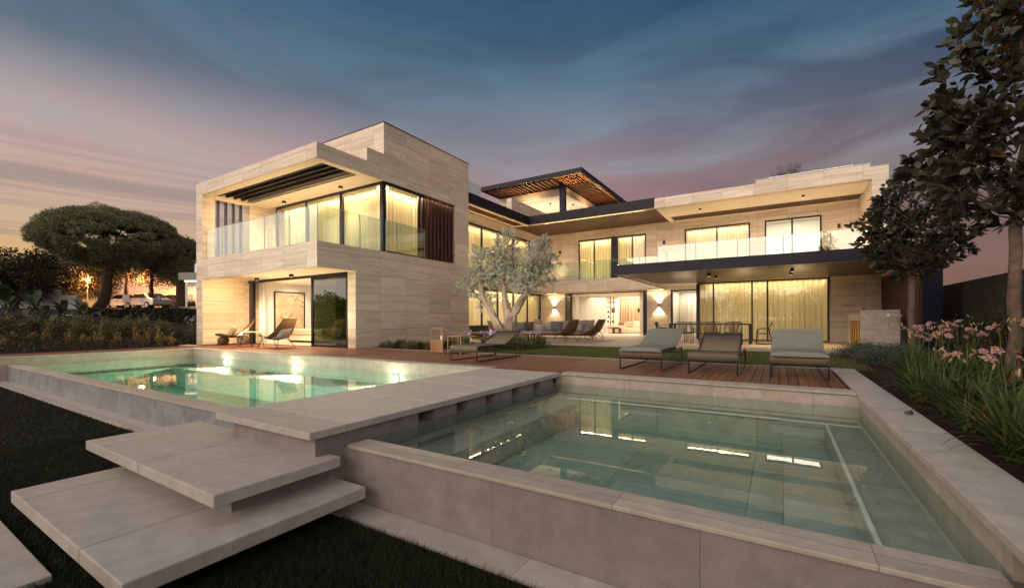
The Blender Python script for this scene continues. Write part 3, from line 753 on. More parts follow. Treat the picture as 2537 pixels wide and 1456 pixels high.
# bathroom seen through the last window
m = MB(); m.box(-.7, .75, 26.3, 26.35, 3.3, 4.25); fb = part(m, 'bathroom_mirror', simple('pale_glass_panel', (.50, .58, .56), .1, 0, .02))
m = MB(); m.box(-.72, .77, 26.25, 26.4, 4.27, 4.31); m.box(.78, .84, 26.2, 26.4, 3.2, 4.9); part(m, 'bathroom_light_strip', emit('white_strip', (1, .95, .8, 1), 1.6))
area('bath_light', (.5, 25.4, 5.8), (0, 0, -1), 2.2, 1.2, 24, (1, .92, .72))
# corner balustrade and balcony of the rear wing
rail([(-11.3, 15), (-11.3, 23.02), (-4.68, 23.02), (-4.68, 20.05), (2.85, 20.05)], 3.12, 1.04, [[1.2, 2.6, 4, 5.4, 6.8], [1.7, 3.4, 5.0], [1.5], [1.6, 3.2, 4.8, 6.3]])
for x, z in ((-11.43, 5.0), (-5.28, 5.0), (2.24, 5.0)):
    m = MB(); m.box(x - .055, x + .055, 24.0, 24.09, z - .09, z + .09); w = part(m, 'wall_spotlight', BLACK)
for x in (-11.6, -9.3, -7.2, -5.2): spot('balcony_fill', (x, 23.55, 3.3), (0, .12, 1), 9, 165, FILL_COL, .9, .05)  # three rows of added fill without fixtures, warm the upper walls and soffits
for x in (-3.6, -1.6, .4, 2.2): spot('balcony_fill', (x, 21.9, 3.3), (0, .25, 1), 10, 168, (1, .72, .42), .9, .05)
for y in (15.6, 17.8, 20, 22.2): spot('balcony_fill', (-12.1, y, 3.3), (-.12, 0, 1), 8, 165, FILL_COL, .9, .05)
# roof edge of the court: dark metal fascia, timber soffit
m = MB()
m.box(-11.83, -11.73, 14.57, 20.68, 6.10, 6.55); m.box(-11.73, -4.97, 20.68, 20.78, 6.10, 6.55)
part(m, 'roof_fascia', NAVY)
m = MB(); m.box(-13.5, -11.84, 14.57, 24.5, 6.16, 6.50); m.box(-11.83, -4.97, 20.79, 24.5, 6.16, 6.50); part(m, 'flat_roof', GREYC)
m = MB(); m.box(-12.79, -12.05, 14.6, 23.9, 6.125, 6.15); part(m, 'side_soffit_recess', PLAST)
m = MB()
y = 14.65
while y < 20.6: m.box(-12.55, -12.0, y, y + .06, 6.085, 6.12); y += .15
part(m, 'timber_louvre', SLATW)
m = MB(); m.box(-11.72, -5.0, 20.79, 21.0, 6.09, 6.15); m.box(-12.0, -11.84, 14.57, 21.0, 6.09, 6.15); part(m, 'soffit_border', PLAST)
m = MB(); m.box(-12.78, -5.0, 21.003, 24.05, 6.105, 6.15); part(m, 'timber_soffit', SOFD)
area('soffit_led', (-8.2, 20.95, 6.05), (0, .8, .6), 5.5, .04, 7, WARM)
for x in (-10.5, -8.5, -6.6): spot('soffit_fill', (x, 22.8, 4.2), (0, -.2, 1), 3.5, 150, WARM)  # added fill in mid-air, lifts the timber soffit; the side row likewise
for y in (16.5, 19): spot('soffit_fill', (-12.3, y, 4.4), (.2, 0, 1), 4, 150, WARM)
# stone roof edge on the right
m = MB()
m.box(-4.96, 3.38, 20.63, 20.9, 6.04, 6.49); m.box(-.85, 2.86, 20.65, 20.88, 6.493, 6.62)
m.box(2.9, 3.38, 20.903, 24.5, 3.14, 6.49); m.box(2.9, 3.38, 20.63, 20.9, 3.14, 6.037)
part(m, 'roof_parapet', TRAV)
m = MB(); m.box(-4.96, 2.897, 20.903, 24.5, 6.2, 6.48); part(m, 'right_flat_roof', GREYC)
m = MB(); m.box(-.87, 2.88, 20.63, 20.9, 6.623, 6.64); part(m, 'parapet_capping', simple('zinc_capping', (.28, .30, .36), .35, .7))
m = MB(); m.box(-4.95, 2.895, 20.91, 22.8, 6.035, 6.06); m.box(-4.95, -4.7, 22.803, 24.05, 6.035, 6.06); m.box(-4.697, 2.895, 23.85, 24.09, 6.035, 6.06); part(m, 'roof_soffit', PLAST)
m = MB(); m.box(-4.697, 2.895, 22.803, 23.847, 6.06, 6.09); part(m, 'timber_soffit', SOFX)
downlight(-3.15, 21.8, 6.035, 22); downlight(.84, 21.8, 6.035, 22); downlight(-1.2, 21.8, 6.035, 12, s=.02, hgt_=.02)
downlight(2.2, 23.3, 6.05, 8, s=.02, hgt_=.02)
# ---- roof pavilion on top
m = MB()
m.box(-15.4, -8.85, 21.3, 21.42, 8.66, 8.9); m.box(-8.97, -8.85, 21.423, 29.2, 8.66, 8.9); m.box(-15.4, -15.28, 21.423, 29.2, 8.66, 8.9)
part(m, 'roof_fascia', NAVY)
m = MB(); m.box(-15.27, -8.98, 21.43, 29.2, 8.84, 8.88); part(m, 'roof_deck', simple('roof_underside', (.05, .022, .012), .7))
m = MB()
x = -15.2
while x < -10.75: m.box(x, x + .13, 21.75, 23.28, 8.69, 8.80); x += .30
part(m, 'timber_louvre', SLATW)
m = MB()
y = 23.3
while y < 29: m.box(-10.6, -9.2, y, y + .14, 8.69, 8.78); y += .28
part(m, 'timber_louvre', SLATW)
m = MB(); x = -10.5
while x < -9.3: m.box(x, x + .09, 21.8, 23.1, 8.69, 8.80); x += .2
m.box(-10.6, -8.98, 21.43, 21.7, 8.7, 8.8); m.box(-9.18, -8.98, 21.7, 29, 8.7, 8.8)
part(m, 'timber_louvre', simple('bright_slat', (.30, .14, .05), .5))
m = MB(); m.box(-10.86, -10.53, 22.8, 23.05, 6.5, 8.72); part(m, 'roof_column', NAVY)
m = MB(); m.box(-15.3, -10.66, 23.3, 23.5, 8.24, 8.66); m.box(-10.86, -10.66, 23.503, 28, 8.24, 8.66); m.box(-15.3, -15.0, 23.503, 27.5, 6.5, 8.24); part(m, 'roof_room_wall', TRAV)
m = MB(); m.box(-15.29, -10.67, 23.31, 28, 8.225, 8.237); m.box(-14.9, -10.9, 27.5, 27.6, 6.5, 8.22); part(m, 'roof_room_ceiling', WHITE)
m = MB(); m.box(-12.4, -11.6, 26.6, 27.4, 6.5, 7.9); part(m, 'roof_room_core', WHITE)
m = MB(); m.box(-12.5, -12.2, 19.7, 24, 6.5, 7.4); part(m, 'roof_parapet_wall', TRAV)
for x, y in ((-12.3, 24.5), (-11.2, 25.5)): downlight(x, y, 8.225, 24, s=.04)
area('roof_room_light', (-13, 25.3, 6.7), (0, 0, 1), 3.5, 2.5, 45, YELW)
spot('slat_wash', (-9.8, 22.4, 7.4), (0, 0, 1), 20, 140, (1, .6, .28)); spot('slat_wash', (-13, 22.8, 7.6), (0, -.2, 1), 15, 150, (1, .6, .28)); spot('slat_wash', (-9.7, 26, 7.4), (0, 0, 1), 18, 140, (1, .6, .28))
rail([(-12.05, 14.6), (-12.05, 16.6), (-14.5, 19.5)], 6.5, .68, [[], []])
rail([(-.4, 22.0), (2.5, 22.0)], 6.5, .55, [[1.4]])

# ---- ground floor of the court: living room wall
m = MB()
m.box(-12.75, -12.577, 24.1, 24.4, 0, 2.455); m.box(-12.577, -11.12, 24.06, 24.4, 0, 2.455)
part(m, 'living_wall', WALLST); part(MB().box(-6.2, -4.95, 24.06, 24.4, 0, 2.455), 'living_wall', WALLST)
m = MB()
m.box(-11.1, -6.2, 24.1, 24.2, 2.40, 2.455); m.box(-11.1, -11.04, 24.1, 24.2, .0, 2.4); m.box(-10.78, -10.68, 24.1, 24.2, 0, 2.4); m.box(-6.42, -6.21, 24.08, 24.2, 0, 2.4)
f = part(m, 'living_door_frame', DARK); MB().box(-11.03, -10.79, 24.14, 24.16, .01, 2.4).build('pane', DARKG, f)
curtain(-10.65, 24.45, -10.40, 24.45, .01, 2.4, CURW, f, .05, .09); curtain(-6.72, 24.45, -6.45, 24.45, .01, 2.4, CURW, f, .05, .09)
m = MB()
m.box(-12.9, -9.78, 27.5, 27.6, 0, 2.45); m.box(-12.95, -12.9, 24.41, 27.5, 0, 2.45); m.box(-9.86, -9.78, 27.6, 31, 0, 2.45); m.box(-12.9, -5.9, 31, 31.1, 0, 2.45)
m.box(-12.9, -4.9, 24.41, 31, 2.42, 2.45); m.box(-6.0, -5.9, 26.2, 31, 0, 2.42)
part(m, 'living_room_wall', WHITE)
part(MB().box(-12.9, -2.9, 24.15, 31, -.05, .004), 'living_room_floor', TILEF)
f = part(MB().box(-9.77, -6.01, 30.45, 30.6, 2.36, 2.41), 'curtain_pelmet', WHITE)
curtain(-9.77, 30.4, -6.01, 30.4, .02, 2.40, curtain_mat('sand_curtain', (.62, .45, .30, 1), .1), f, .06, .22)
m = MB(); m.box(-9.77, -6.01, 30.15, 30.2, 2.40, 2.415); part(m, 'cove_strip', led)
area('living_cove', (-7.9, 30.1, 2.38), (0, .5, -1), 3.6, .06, 40, WARMW)
area('living_light', (-8.6, 26.2, 2.38), (0, 0, -1), 4.5, 2.5, 80, WARMW)
area('living_light', (-7.9, 28.8, 2.38), (0, 0, -1), 2.5, 2.0, 40, WARMW)
# up-and-down wall lamps
for x in (-11.8, -5.55):
    m = MB(); m.box(x - .05, x + .05, 23.94, 24.055, 1.54, 1.73); w = part(m, 'wall_lamp', simple('bronze_lamp', (.16, .085, .045), .4, .5))
    for s_ in (1, -1):
        m = MB(); m.box(x - .04, x + .04, 23.95, 24.04, 1.635 + s_ * .0952, 1.635 + s_ * .0965); m.build('lens', emit('wall_lamp_lens', (1, .85, .6, 1), 25.), w)
        spot('wall_lamp_beam', (x, 23.99, 1.635 + s_ * .11), (0, .16, s_), 13, 92, (1, .80, .52), .12, .01)
area('soffit_glow', (-8.6, 23.9, 2.43), (0, .4, -1), 7.2, .04, 26, WARMW)
area('soffit_glow', (-12.2, 19.5, 2.43), (0, 0, -1), .6, 7, 40, WARM)
for x in (-10.2, -7.7): downlight(x, 23.3, 2.458, 16, s=.04, hgt_=.05)
# ---- dining room, under the canopy
m = MB(); m.box(1.58, 3.3, 20.2, 20.5, 0, 2.467); part(m, 'dining_wall', TRAV)
f = window('y', 20.2, -3.05, 1.58, 0.0, 2.45, [-2.41, -.97, -.43], .06, .07, cur=CURT, coff=.30, wl=.2, fat={0: .14})
m = MB(); m.box(-3.05, -2.96, 20.24, 24.1, 2.38, 2.45); m.box(-3.05, -2.96, 22.0, 22.08, 0, 2.38); part(m, 'side_door_frame', DARK)
m = MB(); m.box(-4.95, -4.86, 24.08, 24.2, 0, 2.45); m.box(-4.85, -3.1, 24.1, 24.2, 2.36, 2.45); f = part(m, 'passage_door_frame', DARK)
curtain(-3.55, 24.4, -3.1, 24.4, .01, 2.4, CURW, f, .05, .09)
m = MB(); m.box(-4.85, -2.0, 26.0, 26.1, 0, 2.4); m.box(-4.9, -4.86, 24.2, 26.1, 0, 2.4); m.box(-4.3, -4.22, 24.9, 26, 0, 2.1); m.box(-3.8, -3.62, 25.1, 25.2, 0, 2.4); part(m, 'passage_wall', WHITE)
m = MB(); m.box(-4.86, 3.2, 20.55, 26, 2.43, 2.46); m.box(-2.95, 3.2, 24.1, 24.2, 0, 2.43); m.box(3.1, 3.2, 20.51, 24.1, 0, 2.43); part(m, 'dining_room_wall', WHITE)
part(MB().box(-2.95, 3.1, 20.25, 24.1, -.05, .004), 'dining_room_floor', TILEF)
area('room_glow', (-.6, 22.8, 1.3), (0, -1, 0), 4.2, 1.8, 120, YELW)
area('cove', (-.6, 20.36, 2.38), (0, .35, -1), 4.2, .05, 26, YELW)
area('passage_light', (-3.9, 25, 2.38), (0, 0, -1), 1.2, 1.2, 30, WARMW)
m = MB(); m.box(.0, .9, 22.0, 22.4, 0, 1.0); part(m, 'sideboard', simple('dark_sideboard', (.10, .06, .03), .5))
# canopy
m = MB()
m.box(-5.05, 3.12, 15.0, 15.1, 2.45, 2.79); m.box(-5.05, -4.95, 15.103, 22.9, 2.45, 2.79)
part(m, 'canopy_fascia', NAVY)
m = MB(); m.box(-4.945, 3.12, 15.103, 20.19, 2.62, 2.78); part(m, 'canopy_deck', GREYC)
m = MB(); m.box(-4.945, 3.12, 15.103, 15.25, 2.455, 2.61); m.box(-4.945, -4.72, 15.253, 22.9, 2.455, 2.61); part(m, 'canopy_border', PLAST)
m = MB(); m.box(-4.717, 3.12, 15.253, 20.19, 2.47, 2.61); part(m, 'timber_soffit', SOFX)
for x, y, pw in ((-2.1, 16.4, 22), (-2.0, 17.45, 22), (.33, 16.3, 26), (.32, 17.4, 26)): 
    downlight(x, y, 2.468, pw * .8, s=.045, hgt_=.11)
for x in (-3.5, -1.2, .6): spot('canopy_fill', (x, 19.6, .9), (0, -.25, 1), 7, 140, WARM)  # added fill without a fixture, brightens the canopy underside
# slatted screen and end pier on the right
m = MB(); m.box(3.22, 3.26, 15.1, 20.2, 0, 2.448); part(m, 'screen_backing', simple('screen_back', (.20, .11, .04), .7))
m = MB()
y = 15.3
while y < 20.15: m.box(3.08, 3.2, y, y + .05, .0, 2.448); y += .17
part(m, 'screen_fins', BROWNFIN)
part(MB().box(3.08, 3.46, 14.85, 15.0, 0, 2.79), 'end_pier', simple('midnight_panel', (.008, .007, .018), .6, 0, .1, 5, 0, .1))
spot('screen_glow', (3.21, 15.22, 2.4), (0, .5, -1), 3, 150, (1, .66, .25)); area('screen_glow', (3.14, 17.6, 2.43), (0, 0, -1), .1, 4.6, 6, (1, .66, .25))
m = MB(); m.box(2.28, 2.34, 20.19, 20.198, 1.33, 1.41)
for k in range(2): m.box(1.98 + k * .1, 2.06 + k * .1, 20.19, 20.198, 1.34, 1.40)
for k in range(3): m.lathe((2.22 + k * .0, 20.19, 1.37), [(.001, 0), (.002, .001)], 4)
part(m, 'socket_plate', simple('pale_plate', (.35, .26, .22), .5))

# ================================================================== furniture
def lounger(x, y, hy, ty, tz, label, pad=False):
    t = thing('sun_lounger', label, 'sun lounger', (x, y, 0), 0, 'sun loungers on the wooden deck')
    L, w, hz = 1.72, .69, .315
    X = lambda a: x + a
    m = MB()
    for sx in (0, w):
        r = .05
        pts = [(X(sx), y + .02, hz), (X(sx), y, hz - .03), (X(sx), y, .05), (X(sx), y + .012, .022), (X(sx), y + .05, .012), (X(sx), y + L - .05, .012), (X(sx), y + L - .01, .025), (X(sx), y + L, .06), (X(sx), y + L, hz - .03), (X(sx), y + L - .02, hz - .005), (X(sx), y + L - .06, hz)]
        m.tube(pts, .0115, 8)
        m.tube([(X(sx), y + .02, hz - .012), (X(sx), y + L - .04, hz - .012)], .011, 8)
    for yy, zz_ in ((y + .01, hz - .11), (y + L - .12, hz - .1), (y + L * .55, hz - .05)): m.tube([(X(0), yy, zz_), (X(w), yy, zz_)], .009, 6)
    m.tube([(X(.04), y + L * .55, hz - .05), (X(.04), y + L - .2, hz - .14)], .007, 6); m.tube([(X(w - .04), y + L * .55, hz - .05), (X(w - .04), y + L - .2, hz - .14)], .007, 6)
    m.build('frame', FRAME, t)
    m = MB()
    for sx in (.05, w - .05): m.tube([(X(sx), y + L - .1, .03), (X(sx), y + L - .1, .07)], .016, 8)
    m.build('foot', BLACK, t)
    def sheet(pts, x0, x1, th, mat, name, par, n=8):
        m = MB(); k = 0
        for j in range(n + 1):
            xx = x0 + (x1 - x0) * j / n; sag = -.006 * sin(pi * j / n)
            for (a, b) in pts: m.v.append((xx, a, b + sag))
        np_ = len(pts)
        for j in range(n):
            for i in range(np_ - 1): m.f.append((j * np_ + i, j * np_ + i + 1, (j + 1) * np_ + i + 1, (j + 1) * np_ + i))
        o = m.build(name, mat, par, smooth=True)
        sd = o.modifiers.new('solid', 'SOLIDIFY'); sd.thickness = th; sd.offset = 1
        return o
    sheet([(y - .008, hz - .10), (y - .012, hz - .02), (y + .01, hz + .006), (y + .06, hz + .012), (y + hy, hz + .006)], X(-.012), X(w + .012), .008, SLING, 'seat_sling', t)
    o = sheet([(y + hy, hz + .004), (y + (hy + ty) / 2, (hz + tz) / 2 - .004), (y + ty, tz)], X(.03), X(w - .03), .008, SLING, 'back_sling', t)
    m = MB(); 
    for sx in (.025, w - .025): m.tube([(X(sx), y + hy - .02, hz), (X(sx), y + ty, tz + .004)], .010, 8)
    m.tube([(X(.025), y + ty, tz + .004), (X(w - .025), y + ty, tz + .004)], .010, 8)
    m.build('back_frame', FRAME, t)
    if pad:
        m = MB(); k = 0
        def slab(pts, x0, x1, th):
            nj = 10; base = len(m.v); prof = []
            n_ = len(pts)
            for side in (0, 1):
                for j in range(nj + 1):
                    xx = x0 + (x1 - x0) * j / nj
                    e = 1 - (abs(2 * j / nj - 1)) ** 6
                    for i, (a, b) in enumerate(pts):
                        e2 = e if 0 < i < n_ - 1 else 0.25 * e
                        if side: m.v.append((xx, a - .0, b + .012 + th * (.35 + .65 * e2) + .004 * sin(j * 1.7 + i)))
                        else: m.v.append((xx, a, b + .012))
            for side in (0, 1):
                o_ = base + side * (nj + 1) * n_
                for j in range(nj):
                    for i in range(n_ - 1):
                        q = (o_ + j * n_ + i, o_ + (j + 1) * n_ + i, o_ + (j + 1) * n_ + i + 1, o_ + j * n_ + i + 1)
                        m.f.append(q if side else q[::-1])
            T = (nj + 1) * n_
            for i in range(n_ - 1):
                m.f.append((base + i, base + i + 1, base + T + i + 1, base + T + i)); b2 = base + nj * n_
                m.f.append((b2 + i + 1, b2 + i, b2 + T + i, b2 + T + i + 1))
            for j in range(nj):
                m.f.append((base + (j + 1) * n_, base + j * n_, base + T + j * n_, base + T + (j + 1) * n_))
                e_ = n_ - 1; m.f.append((base + j * n_ + e_, base + (j + 1) * n_ + e_, base + T + (j + 1) * n_ + e_, base + T + j * n_ + e_))
        th = .05
        pts = [(y - .045, hz - .005), (y - .02, hz + .012), (y + .15, hz + .02)] + [(y + .15 + (hy - .2) * q / 4, hz + .018) for q in range(1, 5)] + [(y + hy, hz + .03), (y + hy + (ty - hy) * .3, hz + (tz - hz) * .34), (y + hy + (ty - hy) * .7, hz + (tz - hz) * .72), (y + ty, tz + .015), (y + ty + .02, tz + .012)]
        slab(pts, X(.0), X(w), th)
        o = m.build('pad', PAD, smooth=True)
        tag(o, pad, 'cushion', 'lounger pads')
    return t
lounger(-5.95, 7.13, 1.14, 1.80, .585, 'bare taupe sling lounger beside the wooden lanterns, leftmost of the four')
lounger(-2.35, 7.34, 1.20, 1.90, .60, 'sun lounger with a thick grey-green pad, nearest to the walkway slab', 'long grey-green pad lying on the lounger nearest to the walkway slab')
lounger(-1.24, 7.34, .86, 1.46, .585, 'bare taupe sling lounger standing between the two padded loungers')
lounger(-.12, 7.36, .80, 1.10, .62, 'sun lounger with a steep padded back, rightmost on the deck by the flower bed', 'grey-green pad folded up steeply on the rightmost lounger')

def cushion(name, label, loc, w, h, th, rz, tilt, mat, stripes=None, group=None, cat='cushion', round_=False):
    """stuffed square pillow standing on its edge, leaning by tilt"""
    n = 10; V = []; Fq = []
    for side in (1, -1):
        for j in range(n + 1):
            for i in range(n + 1):
                a, b = 2 * i / n - 1, 2 * j / n - 1
                pinch = 1 - .07 * (1 - abs(a)) * abs(b) ** 3 - .07 * (1 - abs(b)) * abs(a) ** 3
                e = (1 - a ** 4) * (1 - b ** 4)
                if round_:
                    rr = max(abs(a), abs(b)); L_ = math.hypot(a, b) or 1; a, b = a / L_ * rr, b / L_ * rr; e = sqrt(max(0, 1 - rr ** 4)); pinch = 1
                V.append((a * w / 2 * pinch, side * th / 2 * e ** .6 * (1 + .05 * sin(7 * a + 3 * b)), b * h / 2 * pinch + h / 2))
    for s_ in (0, 1):
        o_ = s_ * (n + 1) ** 2
        for j in range(n):
            for i in range(n):
                q = (o_ + j * (n + 1) + i, o_ + j * (n + 1) + i + 1, o_ + (j + 1) * (n + 1) + i + 1, o_ + (j + 1) * (n + 1) + i)
                Fq.append(q if s_ else q[::-1])
    o = np_mesh(name, V, Fq, mat, None, (0, 0, 0), True)
    o.location = loc; o.rotation_euler = (tilt, 0, rz)
    tag(o, label, cat, group); return o

def rope_chair(loc, rot, label, group):
    t = thing('rope_lounge_chair', label, 'lounge chair', (0, 0, 0), 0, group)
    # shell: seat front at +x, back rises at -x
    prof = [(.44, .325), (.36, .315), (.2, .275), (.05, .25), (-.08, .27), (-.22, .36), (-.35, .50), (-.47, .65), (-.58, .80), (-.62, .87)]
    wid = [.62, .66, .70, .70, .68, .64, .58, .52, .46, .43]
    m = MB(); nj = 10
    for (a, z), w in zip(prof, wid):
        for j in range(nj + 1):
            s_ = 2 * j / nj - 1; cup = .10 * s_ * s_
            m.v.append((a + cup * (.5 if z > .4 else 0.1), s_ * w / 2, z + (cup * .7 if z < .45 else 0)))
    for i in range(len(prof) - 1):
        for j in range(nj): m.f.append((i * (nj + 1) + j, i * (nj + 1) + j + 1, (i + 1) * (nj + 1) + j + 1, (i + 1) * (nj + 1) + j))
    o = m.build('woven_shell', ROPEM, t, smooth=True); sd = o.modifiers.new('s', 'SOLIDIFY'); sd.thickness = .012
    m = MB()
    rim = [m_ for m_ in []]
    L_ = [(a + .1 * (.5 if z > .4 else .1), -w / 2, z + (.07 if z < .45 else 0)) for (a, z), w in zip(prof, wid)]
    R_ = [(a, -b, c) for (a, b, c) in L_]
    m.tube(L_, .011, 6); m.tube(R_, .011, 6); m.tube([L_[-1], R_[-1]], .011, 6); m.tube([L_[0], (prof[0][0], 0, .325), R_[0]], .011, 6)
    m.tube([(.26, -.2, .285), (.26, .2, .285)], .011, 6); m.tube([(-.1, -.2, .25), (-.1, .2, .25)], .011, 6)
    m.build('frame', FRAME, t)
    for sx, sy, ex, ey in ((.26, .22, .42, .32), (.26, -.22, .42, -.32), (-.1, .2, -.42, .30), (-.1, -.2, -.42, -.30)):
        m = MB(); m.tube([(sx, sy, .275), (sx + (ex - sx) * .25, sy + (ey - sy) * .3, .27), (ex, ey, 0)], [.013, .013, .009], 6); m.build('leg', FRAME, t)
    t.location = loc; t.rotation_euler = (0, 0, rot); t.scale = (1, 1, 1.0)
    return t
def rope_mat():
    m, n, out = newmat('woven_rope')
    tcn = n.n('ShaderNodeTexCoord').outputs['Object']; q = n.xyz(tcn)
    w = n.m('FRACT', n.m('MULTIPLY', q[1], 42.)); h = n.m('PINGPONG', w, .5)
    col = n.mix(n.mr(h, .05, .35), (.035, .02, .01, 1), (.19, .12, .055, 1))
    p = n.n('ShaderNodeBsdfPrincipled'); n.put(p.inputs['Base Color'], col); p.inputs['Roughness'].default_value = .75
    tr = n.n('ShaderNodeBsdfTransparent'); mx = n.n('ShaderNodeMixShader')
    n.put(mx.inputs[0], n.mr(h, .06, .10, .25, 1)); n.t.links.new(tr.outputs[0], mx.inputs[1]); n.t.links.new(p.outputs[0], mx.inputs[2])
    n.t.links.new(mx.outputs[0], out.inputs[0]); return m
ROPEM = rope_mat()
g_ = 'rope lounge chairs on the pavilion terrace'
c0 = rope_chair((-13.75, 7.85, 0), pi * 1.03, 'woven rope lounge chair in profile in front of the painting, with two patterned cushions', g_)
c1 = copy_tree(c0, (-16.9, 8.05, 0), radians(238), label='woven rope lounge chair by the warm lit wall, holding a wide beige cushion')
c2 = copy_tree(c0, (-7.15, 15.55, 0), radians(150), label='brown rope chair nearest to the back lawn, seen from behind before the sofa'); c2['group'] = 'rope lounge chairs on the patio rug'
c3 = copy_tree(c0, (-6.55, 16.7, 0), radians(160), label='brown rope chair beside the striped cushion, nearer to the open living room'); c3['group'] = 'rope lounge chairs on the patio rug'
c0.scale = (1.1, 1.1, 1.06); c1.scale = (1.14, 1.14, 1.06)
cushion('cushion', 'wide beige cushion on the rope chair by the warm lit wall', (-16.93, 7.93, .31), .62, .42, .17, radians(-35), radians(-22), CUSH)
cushion('cushion', 'larger patterned cushion against the back of the rope chair by the painting', (-13.52, 7.90, .31), .44, .42, .14, radians(90), radians(30), CUSHW)
cushion('cushion', 'smaller patterned cushion in front on the rope chair by the painting', (-13.70, 7.80, .28), .42, .36, .13, radians(98), radians(40), CUSHW)
t = thing('side_table', 'small round white-topped side table between the two rope chairs', 'side table', (-15.25, 7.85, 0))
m = MB(); m.lathe((-15.25, 7.85, .48), [(.0, 0), (.40, 0), (.42, .01), (.42, .02), (.0, .022)], 32); m.build('top', WHT, t)
for k in range(4):
    a = pi / 4 + k * pi / 2 + .25; m = MB(); m.tube([(-15.25 + .22 * cos(a), 7.85 + .22 * sin(a), .48), (-15.25 + .36 * cos(a), 7.85 + .36 * sin(a), 0)], [.014, .010], 6); m.build('leg', FRAME, t)
def basket(x, y, r, h, label, holes):
    t = thing('basket_vase', label, 'basket', (x, y, 0), 0, 'round wicker vases')
    prof = [(r * .45, 0), (r * .8, h * .12), (r, h * .42), (r * .96, h * .62), (r * .7, h * .86), (r * .42, h * .98), (r * .40, h), (r * .34, h * .96)]
    if not holes: MB().lathe((x, y, 0), prof, 28).build('body', WICK, t)
    else:
        m = MB()
        for k in range(16):
            for sgn in (1, -1):
                pts = []
                for q in range(9):
                    f = q / 8; i = min(6, int(f * 6)); g = f * 6 - i
                    rr = prof[i][0] * (1 - g) + prof[min(6, i + 1)][0] * g; zz_ = prof[i][1] * (1 - g) + prof[min(6, i + 1)][1] * g
                    a = 2 * pi * k / 16 + sgn * f * 1.1; pts.append((x + rr * cos(a), y + rr * sin(a), zz_ + .004))
                m.tube(pts, .007, 4)
        m.build('body', WICK, t)
    m = MB(); n_ = 20; m.tube([(x + r * .41 * cos(2 * pi * q / n_), y + r * .41 * sin(2 * pi * q / n_), h) for q in range(n_)], .012, 6, True); m.build('rim', WICK, t)
basket(-17.42, 7.95, .19, .32, 'solid round wicker vase on the floor, left of the openwork one', False)
basket(-16.98, 8.42, .20, .32, 'openwork round wicker vase behind the left rope chair', True)

# painting and bed in the ground floor room
def art():
    m, n, out = newmat('abstract_painting')
    q = n.n('ShaderNodeTexCoord').outputs['Object']
    c = n.noise(q, 2.6, 6, .7, 2.4); e_ = n.noise(q, 5.5, 6, .7, 2.2); g = n.noise(q, 1.6, 3, .5, .6)
    base = n.mix(n.mr(g, .4, .6), (.46, .34, .21, 1), (.60, .49, .34, 1))
    k = n.m('MULTIPLY', n.mr(c, .52, .60), n.mr(g, .42, .54))
    base = n.mix(k, base, (.66, .12, .035, 1))
    base = n.mix(n.m('MULTIPLY', n.mr(e_, .60, .66), n.mr(g, .40, .56)), base, (.07, .035, .03, 1))
    base = n.mix(n.mr(c, .40, .34), base, (.62, .30, .17, 1))
    principled(n, out, base, .7); return m
t = thing('painting', 'large abstract orange and beige painting in a thin black frame on the bedroom wall', 'painting', (-17.08, 10.29, 1.23))
m = MB()
m.box(-17.095, -17.05, 9.64, 9.68, .42, 2.04); m.box(-17.095, -17.05, 10.90, 10.94, .42, 2.04); m.box(-17.095, -17.05, 9.68, 10.90, .42, .46); m.box(-17.095, -17.05, 9.68, 10.90, 2.0, 2.04)
m.build('frame', BLACK, t); MB().box(-17.095, -17.07, 9.682, 10.898, .462, 1.998).build('canvas', art(), t)
t = thing('bed', 'low bed under a pinkish beige cover inside the ground floor bedroom', 'bed', (-16.0, 11.3, 0))
MB().box(-17.05, -14.9, 10.25, 12.2, .08, .28).build('base', IVORY, t); MB().box(-17.04, -14.86, 10.22, 12.22, .285, .55).build('mattress', simple('bed_cover', (.62, .47, .36), .85), t, bevel=.06)
spot('art_light', (-15.6, 10.3, 2.25), (-1, 0, -.7), 14, 70, WARMW)

for k, (x, y, a_) in enumerate(((.38, 7.05, .6), (-3.6, 8.2, 2.1), (.95, 5.1, 1.2))):
    ca, sa = cos(a_), sin(a_); P0 = [(0, 0, .004), (.05, .028, .014), (.12, .024, .012), (.17, 0, .02), (.12, -.026, .010), (.05, -.03, .006)]
    o = np_mesh('fallen_leaf', [(x + ca * q[0] - sa * q[1], y + sa * q[0] + ca * q[1], q[2]) for q in P0], [(0, 1, 2, 3), (0, 3, 4, 5)], TWIG); sd = o.modifiers.new('s', 'SOLIDIFY'); sd.thickness = .002
    tag(o, ['dark fallen leaf on the deck in front of the rightmost lounger', 'dry fallen leaf on the deck between the loungers', 'dry leaf lying on the stone rim beside the lilies'][k], 'leaf', 'fallen leaves')
